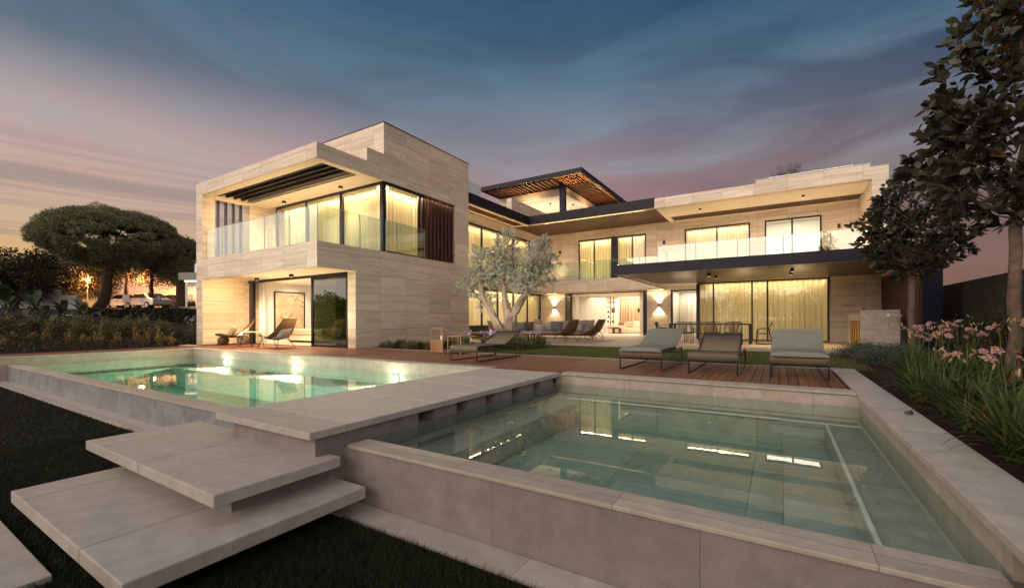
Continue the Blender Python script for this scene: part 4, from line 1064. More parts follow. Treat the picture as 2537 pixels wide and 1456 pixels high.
# wooden lanterns
def lantern(x, y, w, h, label, solid):
    t = thing('wooden_lantern', label, 'lantern', (x, y, 0), 0, 'teak lanterns by the left lounger')
    m = MB(); b = .022
    for dx in (0, w): 
        for dy in (0, w): m.bar((x + dx, y + dy, 0), (x + dx, y + dy, h), b)
    for z in (h - .012, .07, solid):
        m.bar((x, y, z), (x + w, y, z), b); m.bar((x, y + w, z), (x + w, y + w, z), b); m.bar((x, y, z), (x, y + w, z), b); m.bar((x + w, y, z), (x + w, y + w, z), b)
    m.build('frame', BOXW, t)
    m = MB(); m.box(x, x + w, y, y + w, solid + .002, solid + .015); m.build('shelf', BOXW, t)
    if solid > .25:
        m = MB(); 
        for k in range(5): m.box(x - .012, x + w + .012, y - .014, y - .004, .03 + k * .057, .082 + k * .057)
        m.build('slat_front', BOXW, t)
    c = MB().lathe((x + w * .5, y + w * .5, solid + .016), [(.0, 0), (.045, 0), (.045, .10), (.0, .102)], 16).build('candle', WHT)
    tag(c, ('white pillar candle inside the taller wooden lantern' if solid > .25 else 'white pillar candle inside the lower wooden lantern'), 'candle', 'pillar candles')
lantern(-7.86, 8.62, .40, .66, 'tall teak lantern with a slatted lower half, behind the left lounger', .33)
lantern(-7.32, 8.66, .42, .46, 'low open teak lantern to the right of the tall one', .08)

# ------------------------------------------------------------------ patio furniture
tag(MB().box(-10.4, -5.9, 14.35, 17.7, .001, .012).build('rug', simple('woven_rug', (.34, .26, .22), .95, 0, .12, 40, .2)), 'flat beige rug under the rope chairs on the patio', 'rug')
t = thing('corner_sofa', 'long outdoor corner sofa with taupe seats in front of the living room wall', 'sofa', (-9.5, 18.6, 0))
m = MB(); m.box(-12.0, -7.5, 18.45, 19.35, .20, .32); m.build('seat_cushion', TAUPE, t, bevel=.03)
m = MB(); m.box(-12.2, -11.35, 16.0, 18.44, .20, .32); m.build('chaise_cushion', TAUPE, t, bevel=.03)
m = MB(); m.box(-12.1, -7.35, 18.40, 19.4, .14, .19); m.box(-12.25, -11.3, 16.0, 18.398, .14, .19)
m.build('base', FRAME, t)
m = MB()
m.bar((-7.42, 18.5, .17), (-7.18, 18.5, .60), .05, .5); m.build('arm_panel', TAUPE, t)
for (a, b) in (((-7.55, 18.40, .2), (-7.45, 18.3, 0)), ((-7.3, 18.40, .58), (-6.95, 18.35, 0)), ((-7.55, 19.3, .2), (-7.5, 19.4, 0)), ((-7.3, 19.3, .58), (-6.95, 19.35, 0)), ((-11.35, 16.1, .2), (-11.3, 16.05, 0)), ((-12.2, 16.1, .2), (-12.2, 16.05, 0))):
    MB().tube([a, b], .02, 6).build('leg', FRAME, t)
m = MB(); m.box(-12.1, -7.5, 19.36, 19.42, .30, .62); m.box(-12.30, -12.24, 16.0, 19.35, .30, .62); m.build('back_rail', FRAME, t)
g_ = 'cushions along the corner sofa'
cl_ = [(-11.7, 17.2, .60, .55, 75, TAUPE, 'tall taupe back cushion at the left end of the corner sofa'),
       (-11.35, 16.9, .40, .36, 70, WICK, 'round tan cushion leaning at the left end of the corner sofa'),
       (-11.1, 18.75, .50, .46, 20, BLUEC, 'slate blue cushion with a tan border, next to the charcoal one'),
       (-10.75, 18.95, .50, .48, 8, CHARC, 'charcoal cushion between the slate and the tall taupe cushion'),
       (-10.3, 18.95, .52, .60, -6, TAUPE, 'tallest taupe cushion standing behind the striped pillow'),
       (-10.05, 18.75, .48, .34, 4, 'S', 'low white and grey striped pillow in front of the tall taupe cushion'),
       (-9.7, 18.95, .40, .46, 0, 'S', 'upright striped cushion left of the big blue-grey one'),
       (-9.25, 18.9, .62, .50, 0, BLUEC, 'big blue-grey cushion in the middle of the sofa back'),
       (-8.75, 19.05, .60, .52, 0, TAUPE, 'plain taupe cushion just behind the nearer rope chair'),
       (-8.0, 19.05, .70, .54, 0, TAUPE, 'pale taupe cushion between the two rope chairs'),
       (-7.95, 18.7, .42, .34, 10, 'S', 'striped cushion seen between the two rope chairs'),
       (-7.62, 19.0, .62, .56, -4, TAUPE, 'taupe back cushion at the right end of the corner sofa'),
       (-7.66, 18.72, .58, .40, -6, BLUEC, 'slate cushion in front at the right end of the corner sofa')]
def stripe():
    m, n, out = newmat('striped_fabric'); q = n.xyz(n.n('ShaderNodeTexCoord').outputs['Object'])
    f = n.m('FRACT', n.m('MULTIPLY', n.m('ADD', q[0], q[2]), 11.)); c = n.mix(n.m('GREATER_THAN', f, .45), (.62, .57, .50, 1), (.10, .09, .10, 1))
    principled(n, out, c, .85); return m
STR = stripe()
for (x, y, w, h, rz, mt, lb) in cl_:
    cushion('cushion', lb, (x, y, .325), w, h, .16, radians(rz), radians(-14), STR if mt == 'S' else mt, group=g_, round_=('round' in lb))
t = thing('coffee_table', 'round low dark table in front of the corner sofa behind the purple flowers', 'coffee table', (-9.3, 15.9, 0))
MB().lathe((-9.3, 15.9, .28), [(0, 0), (.75, 0), (.78, .02), (.78, .045), (0, .05)], 36).build('top', simple('stone_table_top', (.30, .20, .14), .5), t)
m = MB()
for k in range(26):
    a = 2 * pi * k / 26; m.bar((-9.3 + .62 * cos(a), 15.9 + .62 * sin(a), 0), (-9.3 + .62 * cos(a), 15.9 + .62 * sin(a), .278), .05, .02, up=(cos(a), sin(a), 0))
m.build('slatted_base', simple('dark_slat', (.05, .03, .022), .6), t)

# dining table and eight chairs
t = thing('dining_table', 'long slim dark outdoor dining table under the canopy', 'table', (-2.2, 17.35, 0))
MB().box(-3.55, -.84, 16.9, 17.8, .67, .715).build('top', DARK, t, bevel=.004)
for x in (-3.51, -.88):
    for y in (16.94, 17.76): MB().box(x - .035, x + .035, y - .035, y + .035, 0, .669).build('leg', DARK, t)
def dchair(loc, rot, label):
    t = thing('dining_chair', label, 'chair', (0, 0, 0), 0, 'dark rope dining chairs around the outdoor table')
    m = MB(); w = .27
    for s_ in (-1, 1):
        m.tube([(.20, s_ * w, .02), (.18, s_ * w, .40), (.17, s_ * w, .50), (.12, s_ * w, .535), (-.16, s_ * w, .545), (-.26, s_ * w * .9, .74)], .014, 6)
        m.tube([(.20, s_ * w, .02), (.17, s_ * w, .008), (-.24, s_ * w, .008), (-.27, s_ * w, .03), (-.17, s_ * w, .545)], .013, 6)
    m.tube([(-.26, -w * .9, .74), (-.275, -w * .75, .765), (-.28, 0, .77), (-.275, w * .75, .765), (-.26, w * .9, .74)], .011, 6)
    m.tube([(.18, -w, .36), (.18, w, .36)], .009, 6); m.tube([(-.2, -w, .36), (-.2, w, .36)], .009, 6)
    m.build('frame', FRAME, t)
    m = MB(); m.box(-.20, .19, -w + .01, w - .01, .36, .385); m.build('seat', simple('dark_seat_mesh', (.04, .03, .026), .7), t)
    m = MB()
    for k in range(15):
        a = -1 + 2 * k / 14; m.tube([(-.275, a * w * .8, .765), (-.20, a * w * .45, .40)], .007, 4)
    m.build('rope_back', ROPE, t)
    t.location = loc; t.rotation_euler = (0, 0, rot); return t
q0 = dchair((-2.95, 16.62, 0), pi / 2, 'dining chair with its back to the lawn, left one of the near row')
for (x, y, r, lb) in ((-2.15, 16.62, pi / 2, 'dining chair with its back to the lawn, middle one of the near row'), (-1.38, 16.66, pi / 2 + .1, 'dining chair with its back to the lawn, right one of the near row'),
                      (-2.9, 18.1, -pi / 2, 'dining chair on the far side of the table, left of its row'), (-2.2, 18.12, -pi / 2, 'dining chair on the far side of the table, middle of its row'), (-1.5, 18.1, -pi / 2 - .1, 'dining chair on the far side of the table, right of its row'),
                      (-3.85, 17.35, 0, 'dining chair at the left head of the table beside the lamp wall'), (-.50, 17.25, pi, 'dining chair at the right head of the table, in front of the yellow curtain')):
    copy_tree(q0, (x, y, 0), r, label=lb)
t = thing('candle_lantern', 'small white lantern on the patio floor behind the dining table', 'lantern', (-3.3, 19.2, 0))
MB().lathe((-3.3, 19.2, 0), [(0, 0), (.10, 0), (.10, .24), (.08, .27), (0, .28)], 20).build('body', WHT, t)
MB().tube([(-3.38, 19.2, .27), (-3.3, 19.2, .37), (-3.22, 19.2, .27)], .006, 6).build('handle', BLACK, t)

# outdoor kitchen
t = thing('outdoor_kitchen', 'outdoor kitchen with grey stone front block and ochre cabinets at the right of the patio', 'outdoor kitchen', (2.4, 17.5, 0))
KS = stone('kitchen_stone', (.30, .26, .235), (.37, .325, .30), (.43, .385, .35), .64, .29, 2.02 + .0, -.03, .004, .2, .6, .6, .3, 6)
spot('counter_fill', (.9, 17.8, 2.3), (1, 0, -1.2), 5, 90, (1, .7, .3))  # added fill under the canopy, brightens the ochre cabinets
MB().box(2.03, 2.92, 16.35, 16.5, -.05, 1.12).build('front_block', KS, t, bevel=.003)
MB().box(2.10, 2.92, 16.503, 19.25, 0, .80).build('cabinet', GOLD, t)
m = MB()
for k in range(1, 5): m.box(2.085, 2.099, 16.52 + k * .545, 16.535 + k * .545, .02, .79)
m.build('door_gaps', BLACK, t)
MB().box(2.05, 2.92, 16.503, 19.25, .803, .845).build('worktop', simple('pale_worktop', (.45, .34, .2), .4), t)
MB().box(2.06, 2.92, 19.253, 19.36, 0, 1.05).build('end_panel', TRAV, t)
m = MB(); m.lathe((2.25, 17.6, .845), [(0, 0), (.02, 0), (.02, .36), (0, .362)], 10); m.tube([(2.25, 17.6, 1.18), (2.25, 17.45, 1.2), (2.25, 17.35, 1.15)], .012, 6); m.build('tap', BLACK, t)
m = MB(); m.tube([(2.66, 16.348, .97), (2.66, 16.335, .97)], .045, 20); m.build('round_plate', simple('pale_disc', (.62, .66, .70), .4), t)  # pale round plate on the stone front, gives no light
m = MB(); m.box(2.3, 2.55, 16.8, 17.1, .846, .87); tag(m.build('tray', WHT), 'small pale tray lying on the outdoor kitchen worktop', 'tray')

# living room furniture
t = thing('bookshelf', 'tall narrow open shelf with dark boards inside the living room', 'shelf', (-9.4, 27.2, 0))
m = MB(); m.bar((-9.35, 27.2, 0), (-9.35, 27.2, 2.4), .04); m.bar((-9.15, 27.2, 0), (-9.15, 27.2, 2.4), .03); m.build('post', BLACK, t)
for z in (.35, .68, 1.0, 1.32, 1.65, 1.98): MB().box(-9.55, -9.0, 27.05, 27.3, z, z + .03).build('board', BLACK, t)
tag(MB().box(-9.25, -9.05, 27.1, 27.25, 1.352, 1.62).build('box', simple('red_brown_box', (.25, .07, .03), .6)), 'red-brown box on the tall open shelf', 'box')
for k, (x, z) in enumerate(((-9.48, 1.352), (-9.46, 1.032), (-9.5, .712), (-9.2, .712))):
    MB().lathe((x, 27.18, z), [(0, 0), (.04, 0), (.05, .07), (.02, .13), (0, .14)], 12).build('vase', BLACK)
    tag(bpy.data.objects['vase' if k == 0 else 'vase.%03d' % k], ['small dark vase left of the red-brown box', 'small dark vase on the middle board of the shelf', 'small dark vase on the left of a lower board', 'small dark vase on the right of a lower board'][k], 'vase', 'vases on the shelf')
t = thing('indoor_sofa', 'ivory sofa with a low side against the back of the living room', 'sofa', (-8.6, 27.9, 0))
MB().box(-9.4, -7.2, 27.6, 28.5, .08, .34).build('seat', IVORY, t, bevel=.03); MB().box(-9.5, -8.45, 27.1, 27.58, .04, .50).build('arm', IVORY, t, bevel=.03); MB().box(-9.4, -7.2, 28.52, 28.75, .08, .62).build('back', IVORY, t, bevel=.04)
cushion('cushion', 'tan cushion in the corner of the ivory indoor sofa', (-8.35, 28.0, .35), .5, .42, .15, .3, -.2, CUSH)
cushion('cushion', 'pale wide cushion on the right of the ivory indoor sofa', (-7.85, 28.1, .35), .6, .45, .15, -.1, -.2, IVORY)
cushion('cushion', 'small brown cushion behind the arm of the indoor sofa', (-8.9, 28.0, .35), .4, .36, .14, 0, -.2, simple('brown_cushion', (.26, .12, .05), .8))
t = thing('low_table', 'small dark wooden table before the ivory indoor sofa', 'table', (-8.75, 26.6, 0))
MB().box(-9.05, -8.45, 26.4, 26.9, .30, .34).build('top', simple('dark_oak', (.09, .045, .025), .5), t)
for dx in (-.2, .2): MB().box(-8.75 + dx - .05, -8.75 + dx + .05, 26.55, 26.75, 0, .298).build('leg', MATS['dark_oak'], t)
tag(MB().box(-8.9, -8.6, 26.5, 26.7, .341, .39).build('book', BLACK), 'dark book lying on the small wooden indoor table', 'book')
t = thing('floor_lamp', 'thin black floor lamp with a round head beside the indoor sofa', 'floor lamp', (-7.9, 28.9, 0))
MB().tube([(-7.9, 28.9, 0), (-7.9, 28.9, 1.3), (-7.85, 28.8, 1.42)], .016, 6).build('pole', BLACK, t); MB().lathe((-7.9, 28.9, 0), [(0, 0), (.14, 0), (.14, .02), (0, .03)], 16).build('foot', BLACK, t)
m = MB(); m.tube([(-7.98, 28.85, 1.58), (-7.86, 28.7, 1.50)], [.10, .17], 16); m.build('lamp_head', BLACK, t)
t = thing('wooden_chair', 'dark slatted wooden chair beside the white living room curtain', 'chair', (-7.05, 26.9, 0))
m = MB()
for k in range(5): m.box(-7.25, -6.85, 27.1, 27.12, .32 + k * .09, .37 + k * .09)
m.build('back', MATS['dark_oak'], t)
MB().box(-7.3, -6.85, 26.6, 27.08, .27, .31).build('seat', MATS['dark_oak'], t)
for (dx, dy) in ((-.2, -.25), (.2, -.25), (-.2, .2), (.2, .2)): MB().bar((-7.06 + dx, 26.86 + dy, 0), (-7.06 + dx * .9, 26.86 + dy, .78 if dy > 0 else .5), .035).build('leg', MATS['dark_oak'], t)

# ================================================================== plants
def nrm(a): return a / np.maximum(np.linalg.norm(a, axis=-1, keepdims=True), 1e-9)
def leaves(C, D, L, Wd, rs, bend=.0, k=4):
    """leaf blades: C base points, D directions, L lengths, Wd widths -> V, F (k-gons)"""
    n = len(C); D = nrm(D); R = rs.normal(size=(n, 3)); S_ = nrm(np.cross(D, R)); U_ = np.cross(S_, D)
    L = np.broadcast_to(L, (n,))[:, None]; Wd = np.broadcast_to(Wd, (n,))[:, None]
    dn = np.array([0, 0, -1.]) * bend
    if k == 4: P_ = [C, C + D * L * .45 + S_ * Wd / 2 + dn * L * .2, C + D * L + dn * L, C + D * L * .45 - S_ * Wd / 2 + dn * L * .2]
    else: P_ = [C, C + D * L * .3 + S_ * Wd * .42 + U_ * Wd * .12, C + D * L * .68 + S_ * Wd * .46 + U_ * Wd * .12 + dn * L * .4, C + D * L + dn * L, C + D * L * .68 - S_ * Wd * .46 + U_ * Wd * .12 + dn * L * .4, C + D * L * .3 - S_ * Wd * .42 + U_ * Wd * .12]
    V = np.stack(P_, 1).reshape(-1, 3); Fq = np.arange(n * k).reshape(n, k)
    return V, Fq
def limb(a, b, r0, r1, rs, n=6, wob=.06, n_side=7, mb=None, up=0.):
    a = np.array(a, float); b = np.array(b, float); pts = []; L = np.linalg.norm(b - a); rr = []
    for i in range(n + 1):
        f = i / n; p_ = a * (1 - f) + b * f + rs.normal(size=3) * wob * L * sin(pi * f) * .5; p_[2] += up * L * sin(pi * f) * .5
        pts.append(tuple(p_)); rr.append(r0 * (1 - f) + r1 * f)
    (mb or MB()).tube(pts, rr, n_side); return pts

def magnolia(x, y, prof, zf, seed, label, nros, leafL):
    rs = np.random.RandomState(seed); t = thing('magnolia_tree', label, 'tree', (x, y, 0), 0, 'magnolia trees in the right-hand bed')
    m = MB(); pts = [(x + rs.normal() * .008, y + rs.normal() * .008, -.05 + (zf + .05) * i / 10) for i in range(11)]
    m.tube(pts, [.082 if i == 0 else .066 - .012 * i / 10 + .004 * rs.rand() for i in range(11)], 12)
    m.build('trunk', BARK, t)
    zs = np.array([p_[0] for p_ in prof]); Rz = np.array([p_[1] for p_ in prof])
    w = Rz / Rz.sum(); tips = []
    while len(tips) < nros:
        z = rs.uniform(zs[0], zs[-1]); R = np.interp(z, zs, Rz)
        if rs.rand() > (R / Rz.max()) ** 1.5: continue
        lump = .86 + .22 * sin(3 * z + 5 * rs.rand() * 0 + seed)
        a = rs.uniform(0, 2 * pi); r = R * (rs.uniform(.25, 1) ** .45) * (1 + .13 * sin(3 * a + 4 * z) + .09 * sin(7 * a - 5 * z))
        tips.append((x + r * cos(a), y + r * sin(a), z))
    tips = np.array(tips); m = MB()
    for k in range(9):
        a = 2 * pi * k / 9 + rs.rand() * .5; r = np.interp(zf + .7, zs, Rz) * .75
        q = (x + r * cos(a), y + r * sin(a), zf + .45 + rs.rand() * .5)
        pp = limb((x, y, zf - .08 + .12 * rs.rand()), q, .030, .011, rs, up=-.18, mb=m)
        for j in range(5):
            c_ = tips[np.argsort(np.linalg.norm(tips - np.array(q), axis=1))[j * 3]]; limb(pp[3 + (j % 3)], c_, .010, .004, rs, 3, .05, 5, mb=m)
    limb((x, y, zf - .05), (x + .03, y, zs[-1] - .3), .04, .010, rs, mb=m)
    for j in range(40):
        c_ = tips[rs.randint(len(tips))]; z0 = max(zf, c_[2] - .45); limb((x, y, z0 - .1), c_, .012, .004, rs, 4, .05, 5, mb=m)
    m.build('limbs', BARK, t)
    C = []; D = []
    out = nrm(np.stack([tips[:, 0] - x, tips[:, 1] - y, (tips[:, 2] - (zf + .5)) * .5 + .35], 1))
    for i in range(nros):
        n_ = rs.randint(8, 14); d_ = nrm(out[i] * .75 + rs.normal(size=(n_, 3)) * .62); c_ = tips[i] + d_ * .02 - out[i] * rs.uniform(0, .14, (n_, 1))
        C.append(c_); D.append(d_)
    C = np.concatenate(C); D = np.concatenate(D)
    V, Fq = leaves(C, D, rs.uniform(.6, 1.1, len(C)) * leafL, rs.uniform(.34, .44, len(C)) * leafL, rs, .12, 6)
    np_mesh('crown', V, Fq, MAGL, t, (x, y, 0))
    return t
magnolia(2.36, 12.2, [(1.75, .28), (2.05, .68), (2.4, .92), (2.9, .92), (3.4, .74), (3.8, .45), (4.0, .15)], 2.0, 3, 'smaller magnolia tree with a round dark crown in front of the slatted screen', 350, .17)
magnolia(2.45, 7.75, [(2.0, .2), (2.3, .6), (2.75, .90), (3.2, .93), (3.7, .82), (4.3, .60), (5.0, .42), (5.8, .3), (6.3, .1)], 2.15, 8, 'big magnolia tree nearest the viewer, its crown cut by the top right corner', 450, .185)

def olive():
    rs = np.random.RandomState(11); bx, by = -8.05, 12.75
    t = thing('olive_tree', 'old olive tree with a gnarled forked trunk and silvery leaves before the court', 'tree', (bx, by, 0))
    ux, uy = .85, .527   # picture-right direction at this spot
    def W_(r, dd, z): return (bx + ux * r - uy * dd, by + uy * r + ux * dd, z)
    m = MB()
    def gn(pts, rad, n=14):
        P2 = []; R2 = []
        for i in range(len(pts) - 1):
            for q in range(4):
                f = q / 4; P2.append([pts[i][k] * (1 - f) + pts[i + 1][k] * f + rs.normal() * .008 for k in range(3)]); R2.append((rad[i] * (1 - f) + rad[i + 1] * f) * (1 + rs.normal() * .05))
        P2.append(pts[-1]); R2.append(rad[-1]); b0 = len(m.v); m.tube(P2, R2, n)
        for i in range(b0, len(m.v)):
            v = m.v[i]; j = (i - b0) % n; a = 1 + .0
            c_ = P2[min((i - b0) // n, len(P2) - 1)]; k_ = 1 + .16 * sin(3 * j + v[2] * 4) + .10 * sin(5 * j - v[2] * 9) + rs.normal() * .03
            m.v[i] = tuple(c_[q] + (v[q] - c_[q]) * k_ for q in range(3))
    gn([W_(0, 0, -.1), W_(.02, 0, .2), W_(.0, 0, .6), W_(.03, .05, 1.0), W_(-.08, .0, 1.4), W_(-.18, .05, 2.1)], [.36, .27, .20, .17, .12, .08])
    gn([W_(-.08, -.05, .0), W_(-.22, -.05, .4), W_(-.42, -.1, .8), W_(-.62, -.1, 1.25), W_(-.90, -.1, 1.72), W_(-.98, -.1, 2.3)], [.22, .17, .135, .12, .09, .05])
    gn([W_(.08, .02, .1), W_(.12, .0, .6), W_(.14, .0, 1.05), W_(.36, .02, 1.4), W_(.62, .05, 1.80), W_(.80, .05, 2.4)], [.24, .17, .16, .13, .10, .05])
    m.build('trunk', BARKO, t)
    # crown: blobs (right, depth, z, radius)
    px = .00494; bl = [(435, 640, 95), (400, 720, 80), (290, 760, 90), (230, 720, 50), (190, 880, 85), (130, 935, 55), (660, 660, 75), (650, 740, 110), (700, 830, 95), (600, 780, 90), (520, 850, 120), (390, 860, 100), (300, 930, 75), (620, 900, 85), (250, 970, 70), (560, 920, 80), (690, 625, 35), (440, 580, 30), (280, 1040, 45), (450, 760, 60), (330, 830, 70), (740, 760, 45)]
    m = MB(); C = []; D = []
    for (a, b, r) in bl:
        rr = (a - 440) * px; z = .85 + (1168 - b) * px; dd = rs.uniform(-.55, .55) * (1 - abs(rr) / 2.2); r *= px
        src = W_(-.17, .05, 2.0) if abs(rr) < .3 else (W_(-.93, -.1, 1.95) if rr < 0 else W_(.70, .05, 2.1))
        pp = limb(src, W_(rr, dd, z), .035, .012, rs, 5, .12, 6, mb=m)
        nt = int(46 * (r / .4) ** 1.6) + 8
        for k in range(nt):
            v = rs.normal(size=3); v /= np.linalg.norm(v); c_ = np.array(W_(rr, dd, z)) + v * r * rs.uniform(.25, 1.05) ** .6
            tw = nrm(v * .6 + rs.normal(size=3) * .5 + np.array([0, 0, .35])); L_ = rs.uniform(.12, .26)
            if k % 3 == 0: limb(c_ - tw * .2, c_ + tw * L_, .005, .002, rs, 2, .05, 4, mb=m)
            n_ = 30; f = rs.rand(n_, 1); C.append(c_ + tw * f * L_); D.append(tw * .5 + rs.normal(size=(n_, 3)) * .6)
    m.build('twigs', BARKO, t)
    C = np.concatenate(C); D = np.concatenate(D)
    V, Fq = leaves(C, D, rs.uniform(.055, .09, len(C)), rs.uniform(.020, .030, len(C)), rs)
    np_mesh('crown', V, Fq, OLIL, t, (bx, by, 0))
olive()
spot('tree_fill', (-8.0, 10.6, .05), (-.02, .62, .8), 24, 80, (1, .90, .74))  # added fill in front of the olive, no fixture modelled

def pine(cx, cy, zb, zt, R, base, fork, seed, name, label, nclump, lean=.0):
    rs = np.random.RandomState(seed); t = thing(name, label, 'tree', base, 0)
    m = MB(); limb(base, fork, max(R, 4.6) * .085, max(R, 4.6) * .055, rs, 9, .04, 12, mb=m); m.build('trunk', BARKP, t)
    C = []; D = []; cl = []
    for k in range(nclump):
        a = rs.uniform(0, 2 * pi); f = sqrt(rs.rand()); up = rs.rand() < .62
        r = R * f; dome = sqrt(max(0, 1 - f ** 2.6)); z = zb + (zt - zb) * (.36 + .60 * dome) if up else zb + (zt - zb) * (.36 - .30 * (1 - f ** 2) + .10 * f) + .1
        z += rs.normal() * .14; cl.append((cx + r * cos(a), cy + r * sin(a), z, rs.uniform(.32, .62), up))
    m = MB()
    for k in range(26):
        q = cl[rs.randint(len(cl))]; limb(fork, (q[0], q[1], q[2] - .3), R * .022, R * .008, rs, 6, .12, 6, mb=m, up=-.12)
    m.build('limbs', BARKP, t)
    for (x, y, z, r, up) in cl:
        n_ = 230; v = rs.normal(size=(n_, 3)); v[:, 2] = np.abs(v[:, 2]) * (1 if up else -.35) + .1; v = nrm(v)
        C.append(np.array([x, y, z]) + v * r * np.array([1, 1, .8]) * rs.uniform(.75, 1, (n_, 1))); D.append(v * .8 + np.array([0, 0, .45]) + rs.normal(size=(n_, 3)) * .35)
    C = np.concatenate(C); D = np.concatenate(D)
    V, Fq = leaves(C, D, rs.uniform(.12, .26, len(C)), rs.uniform(.022, .04, len(C)), rs)
    np_mesh('crown', V, Fq, PINL, t, base); return t
pine(-39.0, 10.85, 4.4, 8.05, 3.7, (-40.3, 10.3, .4), (-39.4, 10.9, 4.9), 5, 'stone_pine', 'big umbrella-shaped stone pine rising against the sunset sky', 900)
pine(-38.6, 15.1, 3.6, 6.6, 1.9, (-39, 14.6, 1.2), (-38.7, 14.9, 3.8), 6, 'stone_pine', 'smaller dark pine squeezed between the umbrella pine and the pavilion', 240)

def bush(name, label, x, y, z, r, h, mat, seed, n=900, L=.09, cat='shrub', group=None, up=.5, stem=True, W=.4):
    rs = np.random.RandomState(seed); t = thing(name, label, cat, (x, y, z), 0, group)
    C = []; D = []; m = MB(); ns = max(6, int(n / 45))
    for k in range(ns):
        a = rs.uniform(0, 2 * pi); f = rs.rand() ** .6; q = np.array([x + r * f * cos(a), y + r * f * sin(a), z + h * (1 - .55 * f * f) * rs.uniform(.55, 1.05)])
        b0 = np.array([x + r * .2 * cos(a), y + r * .2 * sin(a), z - .03]); pts = limb(b0, q, .008 * h + .003, .003, rs, 4, .08, 4, mb=m)
        n_ = int(n / ns); fr = rs.uniform(.25, 1.0, (n_, 1)); c_ = b0 + (q - b0) * fr + rs.normal(size=(n_, 3)) * r * .10
        C.append(c_); D.append(nrm(q - b0) * up + rs.normal(size=(n_, 3)) * .6 + np.array([0, 0, .25]))
    m.build('stems', TWIG, t); C = np.concatenate(C); D = np.concatenate(D)
    V, Fq = leaves(C, D, rs.uniform(.6, 1.2, len(C)) * L, rs.uniform(.8, 1.2, len(C)) * L * W, rs)
    np_mesh('foliage', V, Fq, mat, t, (x, y, z)); return t
def hz(x, y): return hgt(x, y)
desc = ['first', 'second', 'third', 'fourth', 'fifth', 'sixth', 'seventh', 'eighth', 'ninth', 'tenth', 'eleventh', 'twelfth']
bl = [(-25.9, 4.0, 1.15), (-25.0, 4.6, 1.22), (-24.0, 5.1, 1.18), (-23.3, 5.6, 1.28), (-22.5, 6.1, 1.15), (-23.1, 6.9, 1.2), (-22.2, 7.1, 1.15), (-21.3, 7.4, 1.05), (-26.6, 3.2, 1.1)]
order = [8, 0, 1, 2, 3, 4, 5, 6, 7]
for i, k in enumerate(order):
    x, y, h = bl[k]; bush('garden_shrub', 'dense dark green rounded shrub, %s from the left edge in the row beyond the pool' % desc[i], x, y, hz(x, y) - .05, .50, h - .02 - hz(x, y), BUSH, 30 + k, 2600, .085, group='rounded shrubs beyond the pool')
yl = [(-19.9, 2.95, .50), (-22.4, 3.6, .5), (-21.9, 3.95, .52), (-21.4, 4.25, .62), (-20.85, 4.65, .66), (-20.55, 4.95, .52), (-20.05, 5.2, .70), (-19.7, 5.6, .5), (-19.5, 6.05, .62), (-19.3, 6.25, .55), (-18.85, 6.5, .62), (-18.7, 6.75, .56)]
for k, (x, y, h) in enumerate(yl):
    bush('young_shrub', 'small thin yellowish shrub in the front row by the pool, %s from the left' % desc[k], x, y, hz(x, y), .17, h - hz(x, y), BUSHY, 60 + k, 620, .055, group='young shrubs along the deck', up=.9, W=.5)
# mixed low ground cover under them
rs = np.random.RandomState(77); n_ = 15000
gy = 2.4 + rs.rand(n_) * 6.2; gx = -17.7 - (gy - 2.4) * .2 - rs.rand(n_) * 7; C = np.stack([gx, gy, np.array([hz(a, b) for a, b in zip(gx, gy)]) + rs.rand(n_) ** 2 * .26], 1)
V, Fq = leaves(C, rs.normal(size=(n_, 3)) * .7 + np.array([0, 0, .7]), rs.uniform(.04, .12, n_), .03, rs); tag(np_mesh('ground_cover', V, Fq, DRK), 'low mixed ground cover leaves under the shrubs left of the pool', 'ground cover', kind='stuff')
def lavender(x, y, label, seed, r=.3, h=.5, fl=14, z=0, cat='flower', group=None, mat=None, n=500):
    t = bush('flowering_plant', label, x, y, z, r, h, mat or TEAL, seed, n, .12, cat, group, 1.2, W=.12)
    rs = np.random.RandomState(seed + 5); m = MB(); C = []; D = []
    for k in range(fl):
        a = rs.uniform(0, 2 * pi); q = (x + r * 1.1 * rs.rand() * cos(a), y + r * 1.1 * rs.rand() * sin(a), z + h * rs.uniform(1.05, 1.4)); m.tube([(x + (q[0] - x) * .5, y + (q[1] - y) * .5, z + .1), q], .004, 4)
        d_ = rs.normal(size=(26, 3)); V, Fq = leaves(np.array(q) + nrm(d_) * .018, d_, .034, .018, rs); np_mesh('flower_head', V, Fq, LAV, t, (x, y, z))
    m.build('flower_stems', LILG, t); return t
for k, (x, y) in enumerate(((-20.0, 8.0), (-19.45, 8.2), (-19.1, 8.6), (-19.9, 8.9), (-20.6, 8.4))):
    lavender(x, y, ['grey-green plant with pale lilac flowers, farthest left beside the pavilion wall', 'lilac-flowered plant in the front of the clump left of the pavilion', 'lilac-flowered plant touching the left wall of the pavilion', 'taller lilac-flowered plant at the back by the pavilion', 'leafy lilac-flowered plant behind the yellow shrubs'][k], 90 + k, .34, .78, 12, hz(x, y) - .05, group='lilac flowers beside the pavilion')

